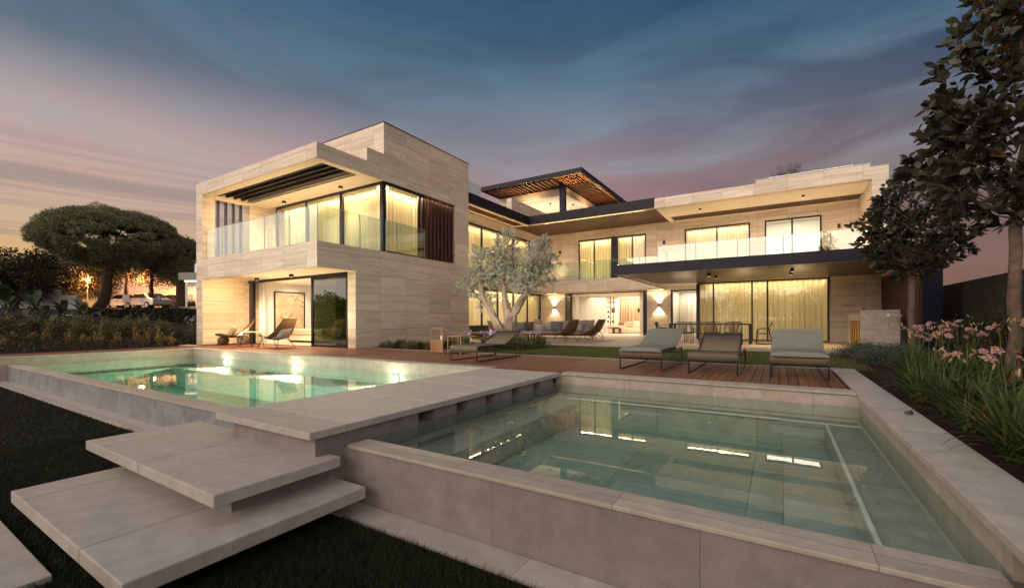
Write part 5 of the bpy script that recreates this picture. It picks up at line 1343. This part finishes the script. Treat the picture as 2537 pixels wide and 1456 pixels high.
# paddle-leaved plants
def paddle(x, y, z, h, label, seed, n=11, s=1.0):
    rs = np.random.RandomState(seed); t = thing('paddle_plant', label, 'banana plant', (x, y, z), 0, 'paddle-leaved plants beyond the shrubs')
    m = MB(); m.tube([(x, y, z - .1), (x + .05, y, z + h * .35)], [.11 * s, .08 * s], 8); V = []; F_ = []
    for k in range(n):
        a = rs.uniform(0, 2 * pi); tilt = rs.uniform(.15, .95); L = rs.uniform(.8, 1.25) * s; st = rs.uniform(.5, .9) * h * .6
        d = np.array([cos(a) * sin(tilt), sin(a) * sin(tilt), cos(tilt)]); p0 = np.array([x, y, z + h * .25]); p1 = p0 + d * st
        m.tube([tuple(p0), tuple(p1)], [.022 * s, .012 * s], 5); sd = nrm(np.cross(d, [0, 0, 1.])); cur = p1.copy(); b = len(V); dd = d.copy(); N_ = 7
        for i in range(N_ + 1):
            f = i / N_; w = .17 * s * (sin(pi * min(1, f * .93 + .07)) ** .6); nrml = np.cross(sd, dd)
            V += [tuple(cur + sd * w + nrml * w * .25), tuple(cur), tuple(cur - sd * w + nrml * w * .25)]; dd = nrm(dd + np.array([0, 0, -.17 * (1 + tilt)])); cur = cur + dd * L / N_
        for i in range(N_): F_ += [(b + i * 3, b + i * 3 + 1, b + i * 3 + 4, b + i * 3 + 3), (b + i * 3 + 1, b + i * 3 + 2, b + i * 3 + 5, b + i * 3 + 4)]
    m.build('stalks', BAN, t); np_mesh('blades', V, F_, BAN, t, (x, y, z), True)
pl = [(-30.2, 4.7, 2.9, 1.15, 'tallest paddle-leaved plant at the left edge in front of the white walls'), (-31.4, 3.4, 2.6, 1.1, 'paddle-leaved plant cut by the left edge of the picture'), (-29.2, 5.4, 2.3, 1.0, 'leaning paddle-leaved plant right of the tallest one'),
      (-28.1, 6.1, 1.9, .85, 'mid-height paddle-leaved plant in front of the orange street lamp'), (-27.2, 6.6, 1.9, .8, 'narrow paddle-leaved plant just left of the umbrella pine trunk'), (-29.9, 3.9, 1.7, .8, 'low paddle-leaved plant in front of the leftmost two'), (-26.6, 8.6, 1.3, .6, 'small paddle-leaved plant right of the pine trunk'), (-27.2, 10.6, 1.0, .5, 'small dark paddle plant against the street, by the neighbouring house')]
for k, (x, y, h, s_, lb) in enumerate(pl): paddle(x, y, hz(x, y) - .2, (h - hz(x, y)) * .95, lb, 200 + k, 12, s_ * .85)

def broadtree(x, y, z, r, h, label, seed, mat=DRK, n=9500, L=.20, name='dense_tree', group='dark trees behind the pine'):
    rs = np.random.RandomState(seed); t = thing(name, label, 'tree', (x, y, z), 0, group); m = MB(); limb((x, y, z - .2), (x, y, z + h * .5), r * .07, r * .04, rs, 5, .04, 8, mb=m); C = []; D = []
    for k in range(26):
        v = nrm(rs.normal(size=3)) * rs.uniform(.3, 1) ** .5; c_ = np.array([x, y, z + h * .62]) + v * np.array([r, r, h * .36]); limb((x, y, z + h * .4), c_, r * .02, r * .006, rs, 4, .1, 5, mb=m)
        n_ = n // 26; u_ = nrm(rs.normal(size=(n_, 3))); C.append(c_ + u_ * r * .38 * rs.uniform(.5, 1.05, (n_, 1))); D.append(u_ + rs.normal(size=(n_, 3)) * .6)
    m.build('trunk', BARKP, t); C = np.concatenate(C); D = np.concatenate(D); V, Fq = leaves(C, D, rs.uniform(.5, 1, len(C)) * L, rs.uniform(.4, .6, len(C)) * L, rs); np_mesh('crown', V, Fq, mat, t, (x, y, z))
bt = [(-60.5, 9.5, 3.2, 4.2), (-57.5, 10.8, 3.0, 4.0), (-55.2, 11.6, 3.0, 4.6), (-53.2, 12.6, 2.6, 4.3), (-49.5, 14.7, 2.6, 4.6), (-48.2, 16.0, 2.7, 4.6), (-46.4, 17.4, 2.4, 4.8), (-38.6, 6.4, 1.9, 3.3), (-66, 6, 4, 4.4)]
lb = ['dark tree low on the skyline near the left edge', 'dark tree just right of the first one on the left skyline', 'dark bushy tree left of the glowing street lamp', 'dark tree behind the street lamp', 'dark tree directly behind the pine trunk', 'dark tree to the right behind the pine trunk', 'dark tree over the parked cars', 'round dark tree rising highest above the white walls at left', 'dark tree at the very left edge of the skyline']
for k, (x, y, r, h) in enumerate(bt): broadtree(x, y, hz(x, y) + (1.3 if 4 <= k <= 6 else 0), r, h, lb[k], 300 + k)
# clipped dark hedge below the street
def hedge(name, label, x0, y0, x1, y1, w, h, z, mat, seed, n, L=.12, kind='hedge'):
    rs = np.random.RandomState(seed); t = thing(name, label, kind, (x0, y0, z)); Ln = math.hypot(x1 - x0, y1 - y0); tx, ty = (x1 - x0) / Ln, (y1 - y0) / Ln
    m = MB(); m.bar((x0, y0, z + h * .42), (x1, y1, z + h * .42), w * .7, h * .84); m.build('branches', simple('hedge_core', (.012, .012, .008), .95), t)
    s_ = rs.rand(n) * Ln; f = rs.uniform(-1, 1, n); g = rs.rand(n); top = rs.rand(n) < .4; side = np.where(rs.rand(n) < .5, -1, 1)
    off = np.where(top, f, side * rs.uniform(.8, 1.1, n)) * w / 2; zz_ = z + np.where(top, h * rs.uniform(.86, 1.04, n) + .05 * np.sin(s_ * 3), g * h)
    C = np.stack([x0 + tx * s_ - ty * off, y0 + ty * s_ + tx * off, zz_], 1); V, Fq = leaves(C, rs.normal(size=(n, 3)) + np.array([0, 0, .4]), L, L * .5, rs); np_mesh('foliage', V, Fq, mat, t, (x0, y0, z))
hedge('hedge', 'low dark clipped hedge between the garden and the orange lit street', -32.5, 8.0, -27.6, 11.4, .9, .95, .55, DRK, 400, 9000)
tag(MB().box(3.9, 4.1, -6, 40, -.1, 1.78).build('garden_fence', simple('fence_mesh', (.022, .026, .016), .8, 0, .5, 2.5, .5)), 'long dark garden fence along the right side', 'fence')
hedge('hedge', 'dark hedge strip at the foot of the right-hand fence', 3.45, 3.0, 3.45, 14.5, .4, .75, -.02, DRK, 401, 7000, .07)

# right bed: daylilies
def daylily(x, y, h, seed, label, group='daylilies in the right-hand bed', nf=3, nl=46, sc=1., make_fl=True):
    rs = np.random.RandomState(seed); t = thing('daylily_plant', label, 'daylily', (x, y, -.02), 0, group); V = []; F_ = []
    for k in range(nl):
        a = rs.uniform(0, 2 * pi); L = rs.uniform(.28, .60) * sc; tl = rs.uniform(.12, .95); w = rs.uniform(.007, .013) * sc
        d = np.array([cos(a) * sin(tl), sin(a) * sin(tl), cos(tl)]); sd = np.array([-sin(a), cos(a), 0]); cur = np.array([x + rs.normal() * .03, y + rs.normal() * .03, -.02]); b = len(V); N_ = 6; cv = rs.uniform(.16, .46)
        for i in range(N_ + 1):
            ww = w * (1 - (i / N_) ** 2.5 * .95); V += [tuple(cur + sd * ww), tuple(cur - sd * ww)]; d = nrm(d + np.array([0, 0, -cv * (i / N_ + .15)])); cur = cur + d * L / N_; cur[2] = max(cur[2], -.005)
        for i in range(N_): F_.append((b + i * 2, b + i * 2 + 1, b + i * 2 + 3, b + i * 2 + 2))
    np_mesh('leaves', V, F_, LILG, t, (x, y, -.02), True)
    for k in range(nf):
        a = rs.uniform(0, 2 * pi); q = np.array([x + rs.uniform(.05, .18) * cos(a), y + rs.uniform(.05, .18) * sin(a), h * rs.uniform(.82, 1.05)])
        m = MB(); mid = (np.array([x, y, 0]) * .45 + q * .55); mid[2] += .03; m.tube([(x, y, 0), tuple(mid), tuple(q)], [.0045, .004, .003], 5)
        br = []
        for j in range(rs.randint(2, 5)):
            e = q + np.array([rs.normal() * .045, rs.normal() * .045, rs.uniform(-.02, .06)]); m.tube([tuple(q - np.array([0, 0, .04])), tuple(e)], .0022, 4); br.append(e)
        st = m.build('flower_stem', LILG, t); WL[st.name] = (x, y, -.02)
        for j, e in enumerate(br):
            if j == 0 or rs.rand() < .25:
                # open trumpet of six petals
                Vp = []; Fp = []; ax = nrm(np.array([rs.normal() * .5, rs.normal() * .5 - .25, .8])); t1 = nrm(np.cross(ax, [1, .2, 0])); t2 = np.cross(ax, t1); Ls = rs.uniform(.030, .044)
                for p_ in range(6):
                    an = p_ * pi / 3; rd = t1 * cos(an) + t2 * sin(an); sd = -t1 * sin(an) + t2 * cos(an); b = len(Vp)
                    for (f, w, o_) in ((0, .002, .0), (.35, .007, .25), (.7, .012, .62), (1.0, .009, 1.0), (1.12, .001, 1.15)):
                        c_ = e + ax * Ls * (f * .75 if f < .8 else .56 - (f - .8) * .5) + rd * Ls * o_ * .95; Vp += [tuple(c_ + sd * w), tuple(c_ - sd * w)]
                    for i in range(4): Fp.append((b + i * 2, b + i * 2 + 1, b + i * 2 + 3, b + i * 2 + 2))
                np_mesh('bloom', Vp, Fp, PETAL, t, (x, y, -.02), True)
                if y < 7: MB().tube([tuple(e + ax * .012), tuple(e + ax * .026)], [.004, .007], 6).build('flower_throat', YEL, st)
            else:
                d_ = nrm(np.array([rs.normal() * .4, rs.normal() * .4, .9])); MB().tube([tuple(e), tuple(e + d_ * .018), tuple(e + d_ * .04), tuple(e + d_ * .055)], [.003, .0075, .007, .002], 6).build('bud', BUD, t)
    return t
rs = np.random.RandomState(500); k = 0
pos = []
for (y, xs_) in ((2.2, (1.4, 1.9)), (2.75, (1.3, 1.75, 2.2)), (3.3, (1.38, 1.9, 2.5)), (3.9, (1.32, 1.8, 2.35)), (4.5, (1.4, 1.95, 2.55)), (5.1, (1.42, 1.95, 2.5)), (5.8, (1.40, 2.0, 2.7)), (6.5, (1.38, 1.9, 2.8)), (7.2, (1.7, 2.9)), (7.9, (1.5, 2.0, 2.85)), (8.7, (1.75, 2.3)), (9.6, (1.9, 2.5)), (10.5, (2.1, 2.7))):
    for x in xs_: pos.append((x + rs.normal() * .05, y + rs.normal() * .08))
rowname = ['nearest to the viewer', 'just behind the nearest ones', 'in the third row back', 'in the fourth row back', 'in the fifth row back', 'in the middle of the bed', 'past the middle of the bed', 'before the big magnolia trunk', 'beside the big magnolia trunk', 'behind the big magnolia trunk', 'toward the far end of the bed', 'near the grey stone kitchen block', 'farthest back by the stone block']
rows = [2, 3, 3, 3, 3, 3, 3, 3, 2, 3, 2, 2, 2]; i = 0
for r_, cnt in enumerate(rows):
    for c_ in range(cnt):
        x, y = pos[i]; i += 1
        side = ['nearest the stone rim', 'in the middle', 'nearest the fence'][c_ if cnt == 3 else c_ * 2]
        first = (c_ == 0)
        daylily(x, y, rs.uniform(.46, .60) if (first and r_ < 7) else rs.uniform(.56, .82), 600 + i, 'pink daylily clump %s, %s' % (rowname[r_], side), nf=((0 if r_ < 2 else 3) if (first and r_ < 7) else (5 if r_ < 9 else 3)), nl=120 if r_ < 7 else 80)
for k in range(11):
    daylily(1.26 + .04 * (k % 3), 1.9 + k * .47, .4, 680 + k, 'flowerless arching daylily tuft by the stone rim, %s from the viewer' % ['nearest', 'second', 'third', 'fourth', 'fifth', 'sixth', 'seventh', 'eighth', 'ninth', 'tenth', 'eleventh'][k], group='daylily tufts along the pool rim', nf=0, nl=70, sc=.85)
# grey-green cushions of low shrub at the end of the deck
for k, (x, y) in enumerate(((1.55, 10.5), (1.75, 11.4), (2.2, 12.2), (1.7, 12.9), (2.3, 13.4), (1.35, 11.9), (1.9, 14.2), (2.4, 11.2))):
    bush('low_shrub', ['grey-green low shrub closest to the deck corner', 'grey-green low shrub second from the deck corner', 'grey-green low shrub around the small magnolia trunk', 'grey-green low shrub in the middle by the rusty edging', 'grey-green low shrub before the stone block, right', 'grey-green low shrub spreading over the rusty edging', 'grey-green low shrub before the ochre cabinet', 'grey-green low shrub right behind the daylilies'][k], x, y, -.02, .42, .34, TEAL, 700 + k, 2400, .045, group='grey-green low shrubs at the deck end', W=.35)
for k, (x, y, h) in enumerate(((3.1, 9.0, .95), (3.2, 10.5, 1.0), (3.15, 12.2, 1.05), (3.3, 7.4, .9))):
    bush('fence_shrub', ['young dark shrub by the fence behind the lilies, nearer', 'young dark shrub by the fence between the two magnolias', 'young dark shrub by the fence beside the navy pier', 'young dark shrub by the fence right of the big trunk'][k], x, y, -.02, .3, h, DRK, 720 + k, 900, .07, group='young shrubs by the fence')

# bed beside the pavilion and under the olive
for k in range(11):
    x, y = -10.75 + k * .32, 9.75 + (k % 3) * .25; bush('low_shrub', 'low dark shrub beside the pavilion wall, %s from the wall corner' % ['nearest', 'second', 'third', 'fourth', 'fifth', 'sixth', 'seventh', 'eighth', 'ninth', 'tenth', 'eleventh'][k], x, y, -.02, .30, .24 + .04 * (k % 2), BUSH if k % 3 == 0 else (DRK if k % 3 == 1 else BUSHY), 740 + k, 1300, .045, group='low shrubs beside the pavilion')
for k, (x, y) in enumerate(((-7.0, 10.1), (-6.6, 10.6), (-7.3, 10.8), (-6.3, 11.3), (-7.0, 11.6), (-7.7, 11.5), (-6.5, 12.2), (-8.4, 10.6), (-9.2, 10.9))):
    lavender(x, y, ['purple-flowered green clump nearest to the back lawn corner', 'purple-flowered clump spilling over the back lawn', 'purple-flowered clump behind the left lounger', 'purple-flowered clump right of the olive trunk', 'purple-flowered clump before the coffee table', 'purple-flowered clump at the foot of the olive tree', 'purple-flowered clump at the patio edge', 'purple-flowered clump left of the olive behind the lanterns', 'purple-flowered clump farthest left behind the lanterns'][k], 760 + k, .34, .40, 9, -.02, group='purple flowers under the olive', mat=LILG, n=900)
# roof and balcony plants
bush('roof_shrub', 'bare dark shrub growing on the right-hand roof terrace', .30, 22.9, 6.5, .80, 1.35, DRK, 780, 3800, .06, up=1.0, W=.3)
t_ = bush('balcony_plant', 'small leafy potted plant behind the balcony glass at the right end', 1.45, 20.6, 3.35, .22, .5, DRK, 781, 260, .09)
MB().lathe((1.45, 20.6, 3.14), [(0, 0), (.12, 0), (.16, .24), (.0, .24)], 16).build('pot', GREYC, t_)

# grass
def blades(n, x0, x1, y0, y1, z, h, mat, name, label, seed, exclude=None, wd=.004):
    rs = np.random.RandomState(seed); X = rs.uniform(x0, x1, n); Y = rs.uniform(y0, y1, n)
    if exclude is not None: k_ = ~exclude(X, Y); X, Y = X[k_], Y[k_]
    n = len(X); H_ = h * rs.uniform(.5, 1.15, n); a = rs.uniform(0, 2 * pi, n); C = np.stack([X, Y, np.full(n, z)], 1); s_ = np.stack([np.cos(a), np.sin(a), 0 * a], 1) * wd; tip = C + np.stack([rs.normal(size=n) * h * .45, rs.normal(size=n) * h * .45, H_], 1)
    V = np.stack([C + s_, C - s_, tip], 1).reshape(-1, 3); tag(np_mesh(name, V, np.arange(3 * n).reshape(n, 3), mat), label, 'grass', kind='stuff')
ex = lambda X, Y: ((X > -3.33) & (Y > 2.055)) | (Y > 2.225) | ((X > -4.75) & (X < -2.75) & (Y > .9) & (Y < 2.1)) | ((X > -6.4) & (X < -3.48) & (Y < .73))
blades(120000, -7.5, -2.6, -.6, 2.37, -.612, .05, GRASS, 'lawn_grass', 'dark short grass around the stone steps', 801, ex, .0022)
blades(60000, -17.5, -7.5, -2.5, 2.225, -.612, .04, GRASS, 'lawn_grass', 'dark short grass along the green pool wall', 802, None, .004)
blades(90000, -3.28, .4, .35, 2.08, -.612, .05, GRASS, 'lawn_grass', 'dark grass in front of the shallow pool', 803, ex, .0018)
blades(110000, -7.3, 1.35, 9.3, 13.5, -.02, .035, GRASS2, 'garden_grass', 'short green grass of the back lawn between deck and patio', 804, None, .004)

# ================================================================== beyond the garden
ROADZ = 2.03
rd = simple('street_asphalt', (.10, .075, .06), .85, 0, .2, 3)
m_ = MB(); m_.quad((-80, 14, ROADZ), (-46, 12.5, ROADZ), (-40.5, 17.5, ROADZ), (-44, 30, ROADZ), (-80, 44, ROADZ)); tag(m_.build('street', rd), kind='structure')
def car(x, y, rz, col, label):
    t = thing('parked_car', label, 'car', (0, 0, 0), 0, 'cars parked along the street')
    paint = simple('car_paint_' + label.split()[0], col, .3, .3, .03, 3)
    prof = [(-2.1, .35), (-2.12, .62), (-1.95, .86), (-1.2, .93), (-.55, 1.38), (.75, 1.42), (1.55, .98), (2.05, .84), (2.12, .5), (2.05, .32)]
    m = MB(); n = len(prof)
    for s_, w in ((-1, .84), (1, .84)):
        for (a, b) in prof: m.v.append((a, s_ * (w - (.16 if b > 1.1 else 0)), b))
    for i in range(n): j = (i + 1) % n; m.f.append((i, j, n + j, n + i))
    m.f.append(tuple(range(n))[::-1]); m.f.append(tuple(range(n, 2 * n))); m.build('body', paint, t, bevel=.05)
    m = MB()
    for s_ in (-1, 1): m.quad((-1.0, s_ * .875, .96), (1.35, s_ * .875, .98), (.7, s_ * .765, 1.34), (-.5, s_ * .765, 1.32))
    m.quad((-1.18, -.68, .97), (-.60, -.62, 1.36), (-.60, .62, 1.36), (-1.18, .68, .97)); m.quad((1.55, -.68, 1.01), (.80, -.62, 1.41), (.80, .62, 1.41), (1.55, .68, 1.01))
    o = m.build('windows', simple('car_glass', (.02, .02, .025), .1), t); o.location.z = .012
    for a in (-1.3, 1.3):
        for s_ in (-1, 1):
            w = MB().tube([(a, s_ * .72, .32), (a, s_ * .88, .32)], .32, 18).build('wheel', BLACK, t); MB().tube([(a, s_ * .87, .32), (a, s_ * .892, .32)], .19, 14).build('rim', simple('rim', (.4, .4, .4), .3, .8), w)
    for s_ in (-1, 1): MB().box(-2.13, -2.05, s_ * .6 - .14, s_ * .6 + .14, .62, .74).build('headlight', WHT, t)
    t.location = (x, y, ROADZ); t.rotation_euler = (0, 0, rz); return t
car(-52.6, 15.8, radians(38), (.8, .76, .72), 'white car at the left end of the parked row'); car(-49.7, 16.3, radians(12), (.6, .56, .54), 'silver hatchback parked nearest in the row'); car(-51.4, 18.6, radians(25), (.10, .09, .09), 'dark car half hidden behind the silver hatchback')
# street lamp, lit
t = thing('street_lamp', 'glowing orange street lamp left of the pine trunk', 'street lamp', (-51.7, 12.7, 1.8))
MB().tube([(-51.7, 12.7, 1.6), (-51.7, 12.7, 4.7), (-51.5, 12.7, 4.8)], [.06, .04, .03], 8).build('pole', GREYC, t); MB().lathe((-51.4, 12.65, 4.40), [(.02, 0), (.15, .04), (.17, .12), (.08, .18), (.0, .19)], 14).build('lamp_head', emit('sodium_lamp', (1, .42, .10, 1), 60), t)
pl_ = bpy.data.lights.new('street_lamp_light', 'POINT'); pl_.energy = 900; pl_.color = (1, .42, .12); pl_.shadow_soft_size = .15; o = bpy.data.objects.new('street_lamp_light', pl_); COL.objects.link(o); o.location = (-51.2, 12.4, 4.5)
for (x, y, z, e) in ((-49.0, 15.6, 4.6, 1000), (-55.5, 18.6, 4.7, 2200), (-58.5, 15.0, 5.0, 700)):
    l = bpy.data.lights.new('street_light', 'POINT'); l.energy = e; l.color = (1, .45, .16); l.shadow_soft_size = .2; o = bpy.data.objects.new('street_light', l); COL.objects.link(o); o.location = (x, y, z)
# shop across the street
SW = simple('shop_wall', (.55, .42, .34), .8)
t = thing('shop_building', 'long low white shop with lit small-paned windows across the street', 'building', (-60, 21, 2))
m = MB(); m.bar((-66, 17.5, 3.9), (-55.6, 23.8, 3.9), .3, 4.0); m.build('wall', SW, t)
m = MB(); m.bar((-66, 17.6, 6.0), (-55.6, 23.9, 6.0), 1.4, .2); m.build('roof', simple('shop_roof', (.2, .09, .05), .8), t)
ex_, ey_ = (10.4 / 12.16), (6.3 / 12.16)
for k, s_ in enumerate((3.2, 5.4, 8.0, 9.8)):
    cx, cy = -66 + ex_ * s_ + .17 * ey_, 17.5 + ey_ * s_ - .17 * ex_; w_ = .62; zc = 3.15
    f = MB().bar((cx - ex_ * w_, cy - ey_ * w_, zc), (cx + ex_ * w_, cy + ey_ * w_, zc), .05, 1.5).build('window', emit('shop_window_glow', (1, .42, .16, 1), .9), t)
    m = MB()
    for q in range(5): a = -w_ + q * w_ / 2; m.bar((cx + ex_ * a + .04 * ey_, cy + ey_ * a - .04 * ex_, zc - .75), (cx + ex_ * a + .04 * ey_, cy + ey_ * a - .04 * ex_, zc + .75), .06)
    for q in range(4): z = zc - .75 + q * .5; m.bar((cx - ex_ * w_ + .04 * ey_, cy - ey_ * w_ - .04 * ex_, z), (cx + ex_ * w_ + .04 * ey_, cy + ey_ * w_ - .04 * ex_, z), .06)
    m.build('frame', simple('red_frame', (.22, .06, .03), .6), f)
t = thing('lit_arch', 'tall plant arch wrapped in bright yellow-green fairy lights beside the shop', 'arch', (-55, 20, 2))
m = MB(); cx, cy = -54.95, 20.07; pts = [(cx - .45, cy - .28, 2.1), (cx - .5, cy - .3, 3.2)] + [(cx - .5 * cos(a), cy - .3 * cos(a), 3.3 + .65 * sin(a)) for a in np.linspace(.2, pi - .2, 9)] + [(cx + .5, cy + .3, 3.2), (cx + .45, cy + .28, 2.1)]
m.tube(pts, .07, 7); m.build('branches', DRK, t); rs = np.random.RandomState(9); C = []
for q in range(520):
    f = rs.rand() * (len(pts) - 1); i = int(f); f -= i; C.append(np.array(pts[i]) * (1 - f) + np.array(pts[i + 1]) * f + rs.normal(size=3) * .08)
V, Fq = leaves(np.array(C), rs.normal(size=(len(C), 3)), .08, .06, rs); np_mesh('fairy_lights', V, Fq, emit('fairy', (.9, .95, .18, 1), 3.2), t, (-55, 20, 2))
for (x, y, w_, h_, z, lb, c_) in ((-51.4, 17.55, .50, .85, 2.35, 'dark red upright notice board beside the dark car', (.10, .02, .015)), (-50.5, 18.1, .55, .55, 2.35, 'dark red square board right of the upright one', (.12, .025, .02))):
    t = thing('notice_board', lb, 'notice board', (x, y, 2)); MB().bar((x - w_ * .4, y - w_ * .35, z + h_ / 2), (x + w_ * .4, y + w_ * .35, z + h_ / 2), .06, h_).build('panel', simple('board_red', (*c_,), .6), t)
    m = MB()
    for s_ in (-1, 1): m.bar((x + s_ * w_ * .36, y + s_ * w_ * .3, 2.0), (x + s_ * w_ * .36, y + s_ * w_ * .3, z), .05)
    m.build('leg', BLACK, t)
for (x, y, z, w_, h_, lb, c_) in ((-43.9, 15.15, 2.75, .28, .52, 'small blue parking sign on a thin pole before the cars', (.02, .06, .22)), (-46.25, 13.7, 2.85, .62, .5, 'back of a grey street sign right of the pine trunk', (.30, .27, .25))):
    t = thing('street_sign', lb, 'sign', (x, y, 1.8)); MB().tube([(x, y, 1.5), (x, y, z + h_ / 2)], .03, 8).build('pole', GREYC, t); MB().bar((x - w_ * .42 + .04, y - w_ * .25, z), (x + w_ * .42 + .04, y + w_ * .25, z), .03, h_).build('panel', simple('sign_face', c_, .5), t)
    if c_[0] < .1:
        m = MB(); ux_, uy_ = .86, .51; L = lambda r, zz_: (x + ux_ * r + .04 + .02, y + uy_ * r * .6 - .03, z + zz_)
        m.bar(L(-.05, -.14), L(-.05, .15), .035, .01); m.tube([L(-.05, .14), L(.03, .14), L(.08, .10), L(.08, .05), L(.03, .0), L(-.05, .0)], .016, 5); m.build('letter', WHT, t)
# neighbouring modern house between pavilion and pine
t = thing('neighbour_house', 'grey neighbouring house with lit curtains seen past the left edge of the pavilion', 'house', (-34.5, 13.6, 1))
def nb(r0, r1, z0, z1, d0, d1):   # box in the frame of the neighbour
    m = MB(); o_ = np.array([-34.8, 13.75]); ax = np.array([.85, .527]); ay = np.array([-.527, .85])
    for z in (z0, z1):
        for (r, d_) in ((r0, d0), (r1, d0), (r1, d1), (r0, d1)): p_ = o_ + ax * r + ay * d_; m.v.append((p_[0], p_[1], z))
    m.f += [(0, 3, 2, 1), (4, 5, 6, 7), (0, 1, 5, 4), (1, 2, 6, 5), (2, 3, 7, 6), (3, 0, 4, 7)]; return m
nb(-.55, 4, 3.72, 4.22, -.3, 5).build('roof', GREYC, t); nb(-.6, 4, 1.43, 1.86, -.3, 5).build('floor_slab', GREYC, t)
nb(-.2, 4, 1.87, 3.71, .9, 5).build('wall', emit('neighbour_room', (1, .75, .30, 1), .8), t); nb(-.3, -.22, 1.87, 3.71, .0, .1).build('window_frame', WHT, t); nb(-.3, 4, 3.6, 3.70, -.1, .1).build('window_frame', emit('neighbour_strip', (1, .85, .6, 1), 1.6), t)
nb(-.21, 4, 1.87, 3.6, .02, .04).build('window', GLASS, t)
nb(-.1, 4, .3, 1.42, .3, 5).build('lower_wall', simple('blue_grey_render', (.07, .085, .11), .6), t); nb(-.22, -.12, .3, 1.42, .0, .2).build('door_frame', emit('door_edge_glow', (1, .85, .55, 1), 1.0), t); nb(-.2, 4, 1.33, 1.42, .0, .2).build('door_frame', WHT, t)
nb(.05, 4, 4.23, 4.9, .4, .44).build('roof_glass', RAILG, t); nb(.2, 1.2, 4.3, 4.62, 2.0, 2.1).build('roof_window', emit('roof_window_glow', (1, .72, .28, 1), 1.6), t)
# white low building at far left
t = thing('white_building', 'low pale flat-roofed building half hidden by the paddle-leaved plants', 'building', (-40, 6.6, 1))
m = MB(); m.bar((-43.5, 4.4, 2.2), (-40.3, 6.9, 2.2), .3, 2.3); m.bar((-40.1, 6.75, 2.0), (-38.3, 8.1, 2.0), .3, 1.75); m.bar((-38.2, 8.0, 1.7), (-37.3, 8.7, 1.7), .3, 1.6); m.build('wall', GREYW, t)
m = MB()
for k in range(9): m.bar((-43.2 + k * .06, 4.4 + k * .0, 1.5 + k * .17), (-38.9, 7.3, 1.1 + k * .17), .05, .05)
m.build('awning_slats', simple('pale_slat', (.30, .30, .30), .7), t)
tag(MB().bar((-36.0, 3.6, .9), (-31.5, 7.6, .9), .2, .75).build('garden_wall', GREYW), 'low pale garden wall behind the rounded shrubs at left', 'wall')

# tall hedge trees that close the garden behind the photographer (they show as dark outlines in the glass)
ORD = ['first', 'second', 'third', 'fourth', 'fifth', 'sixth', 'seventh', 'eighth', 'ninth', 'tenth', 'eleventh', 'twelfth', 'thirteenth', 'fourteenth', 'fifteenth', 'sixteenth', 'seventeenth', 'eighteenth', 'nineteenth', 'twentieth', 'twenty-first', 'twenty-second', 'twenty-third', 'twenty-fourth', 'twenty-fifth', 'twenty-sixth']
for k in range(26):
    x = -60 + k * 3.1; rs = np.random.RandomState(900 + k); y = -11.5 - abs(x + 8) * .05 + rs.normal() * .6
    broadtree(x, y, -.6, 1.75 + .3 * rs.rand(), 3.4 + 1.5 * rs.rand(), 'tall dark tree behind the photographer, %s from the left in its row' % ORD[k], 900 + k, DRK, 2600, .36, 'cypress_tree', 'trees behind the photographer')
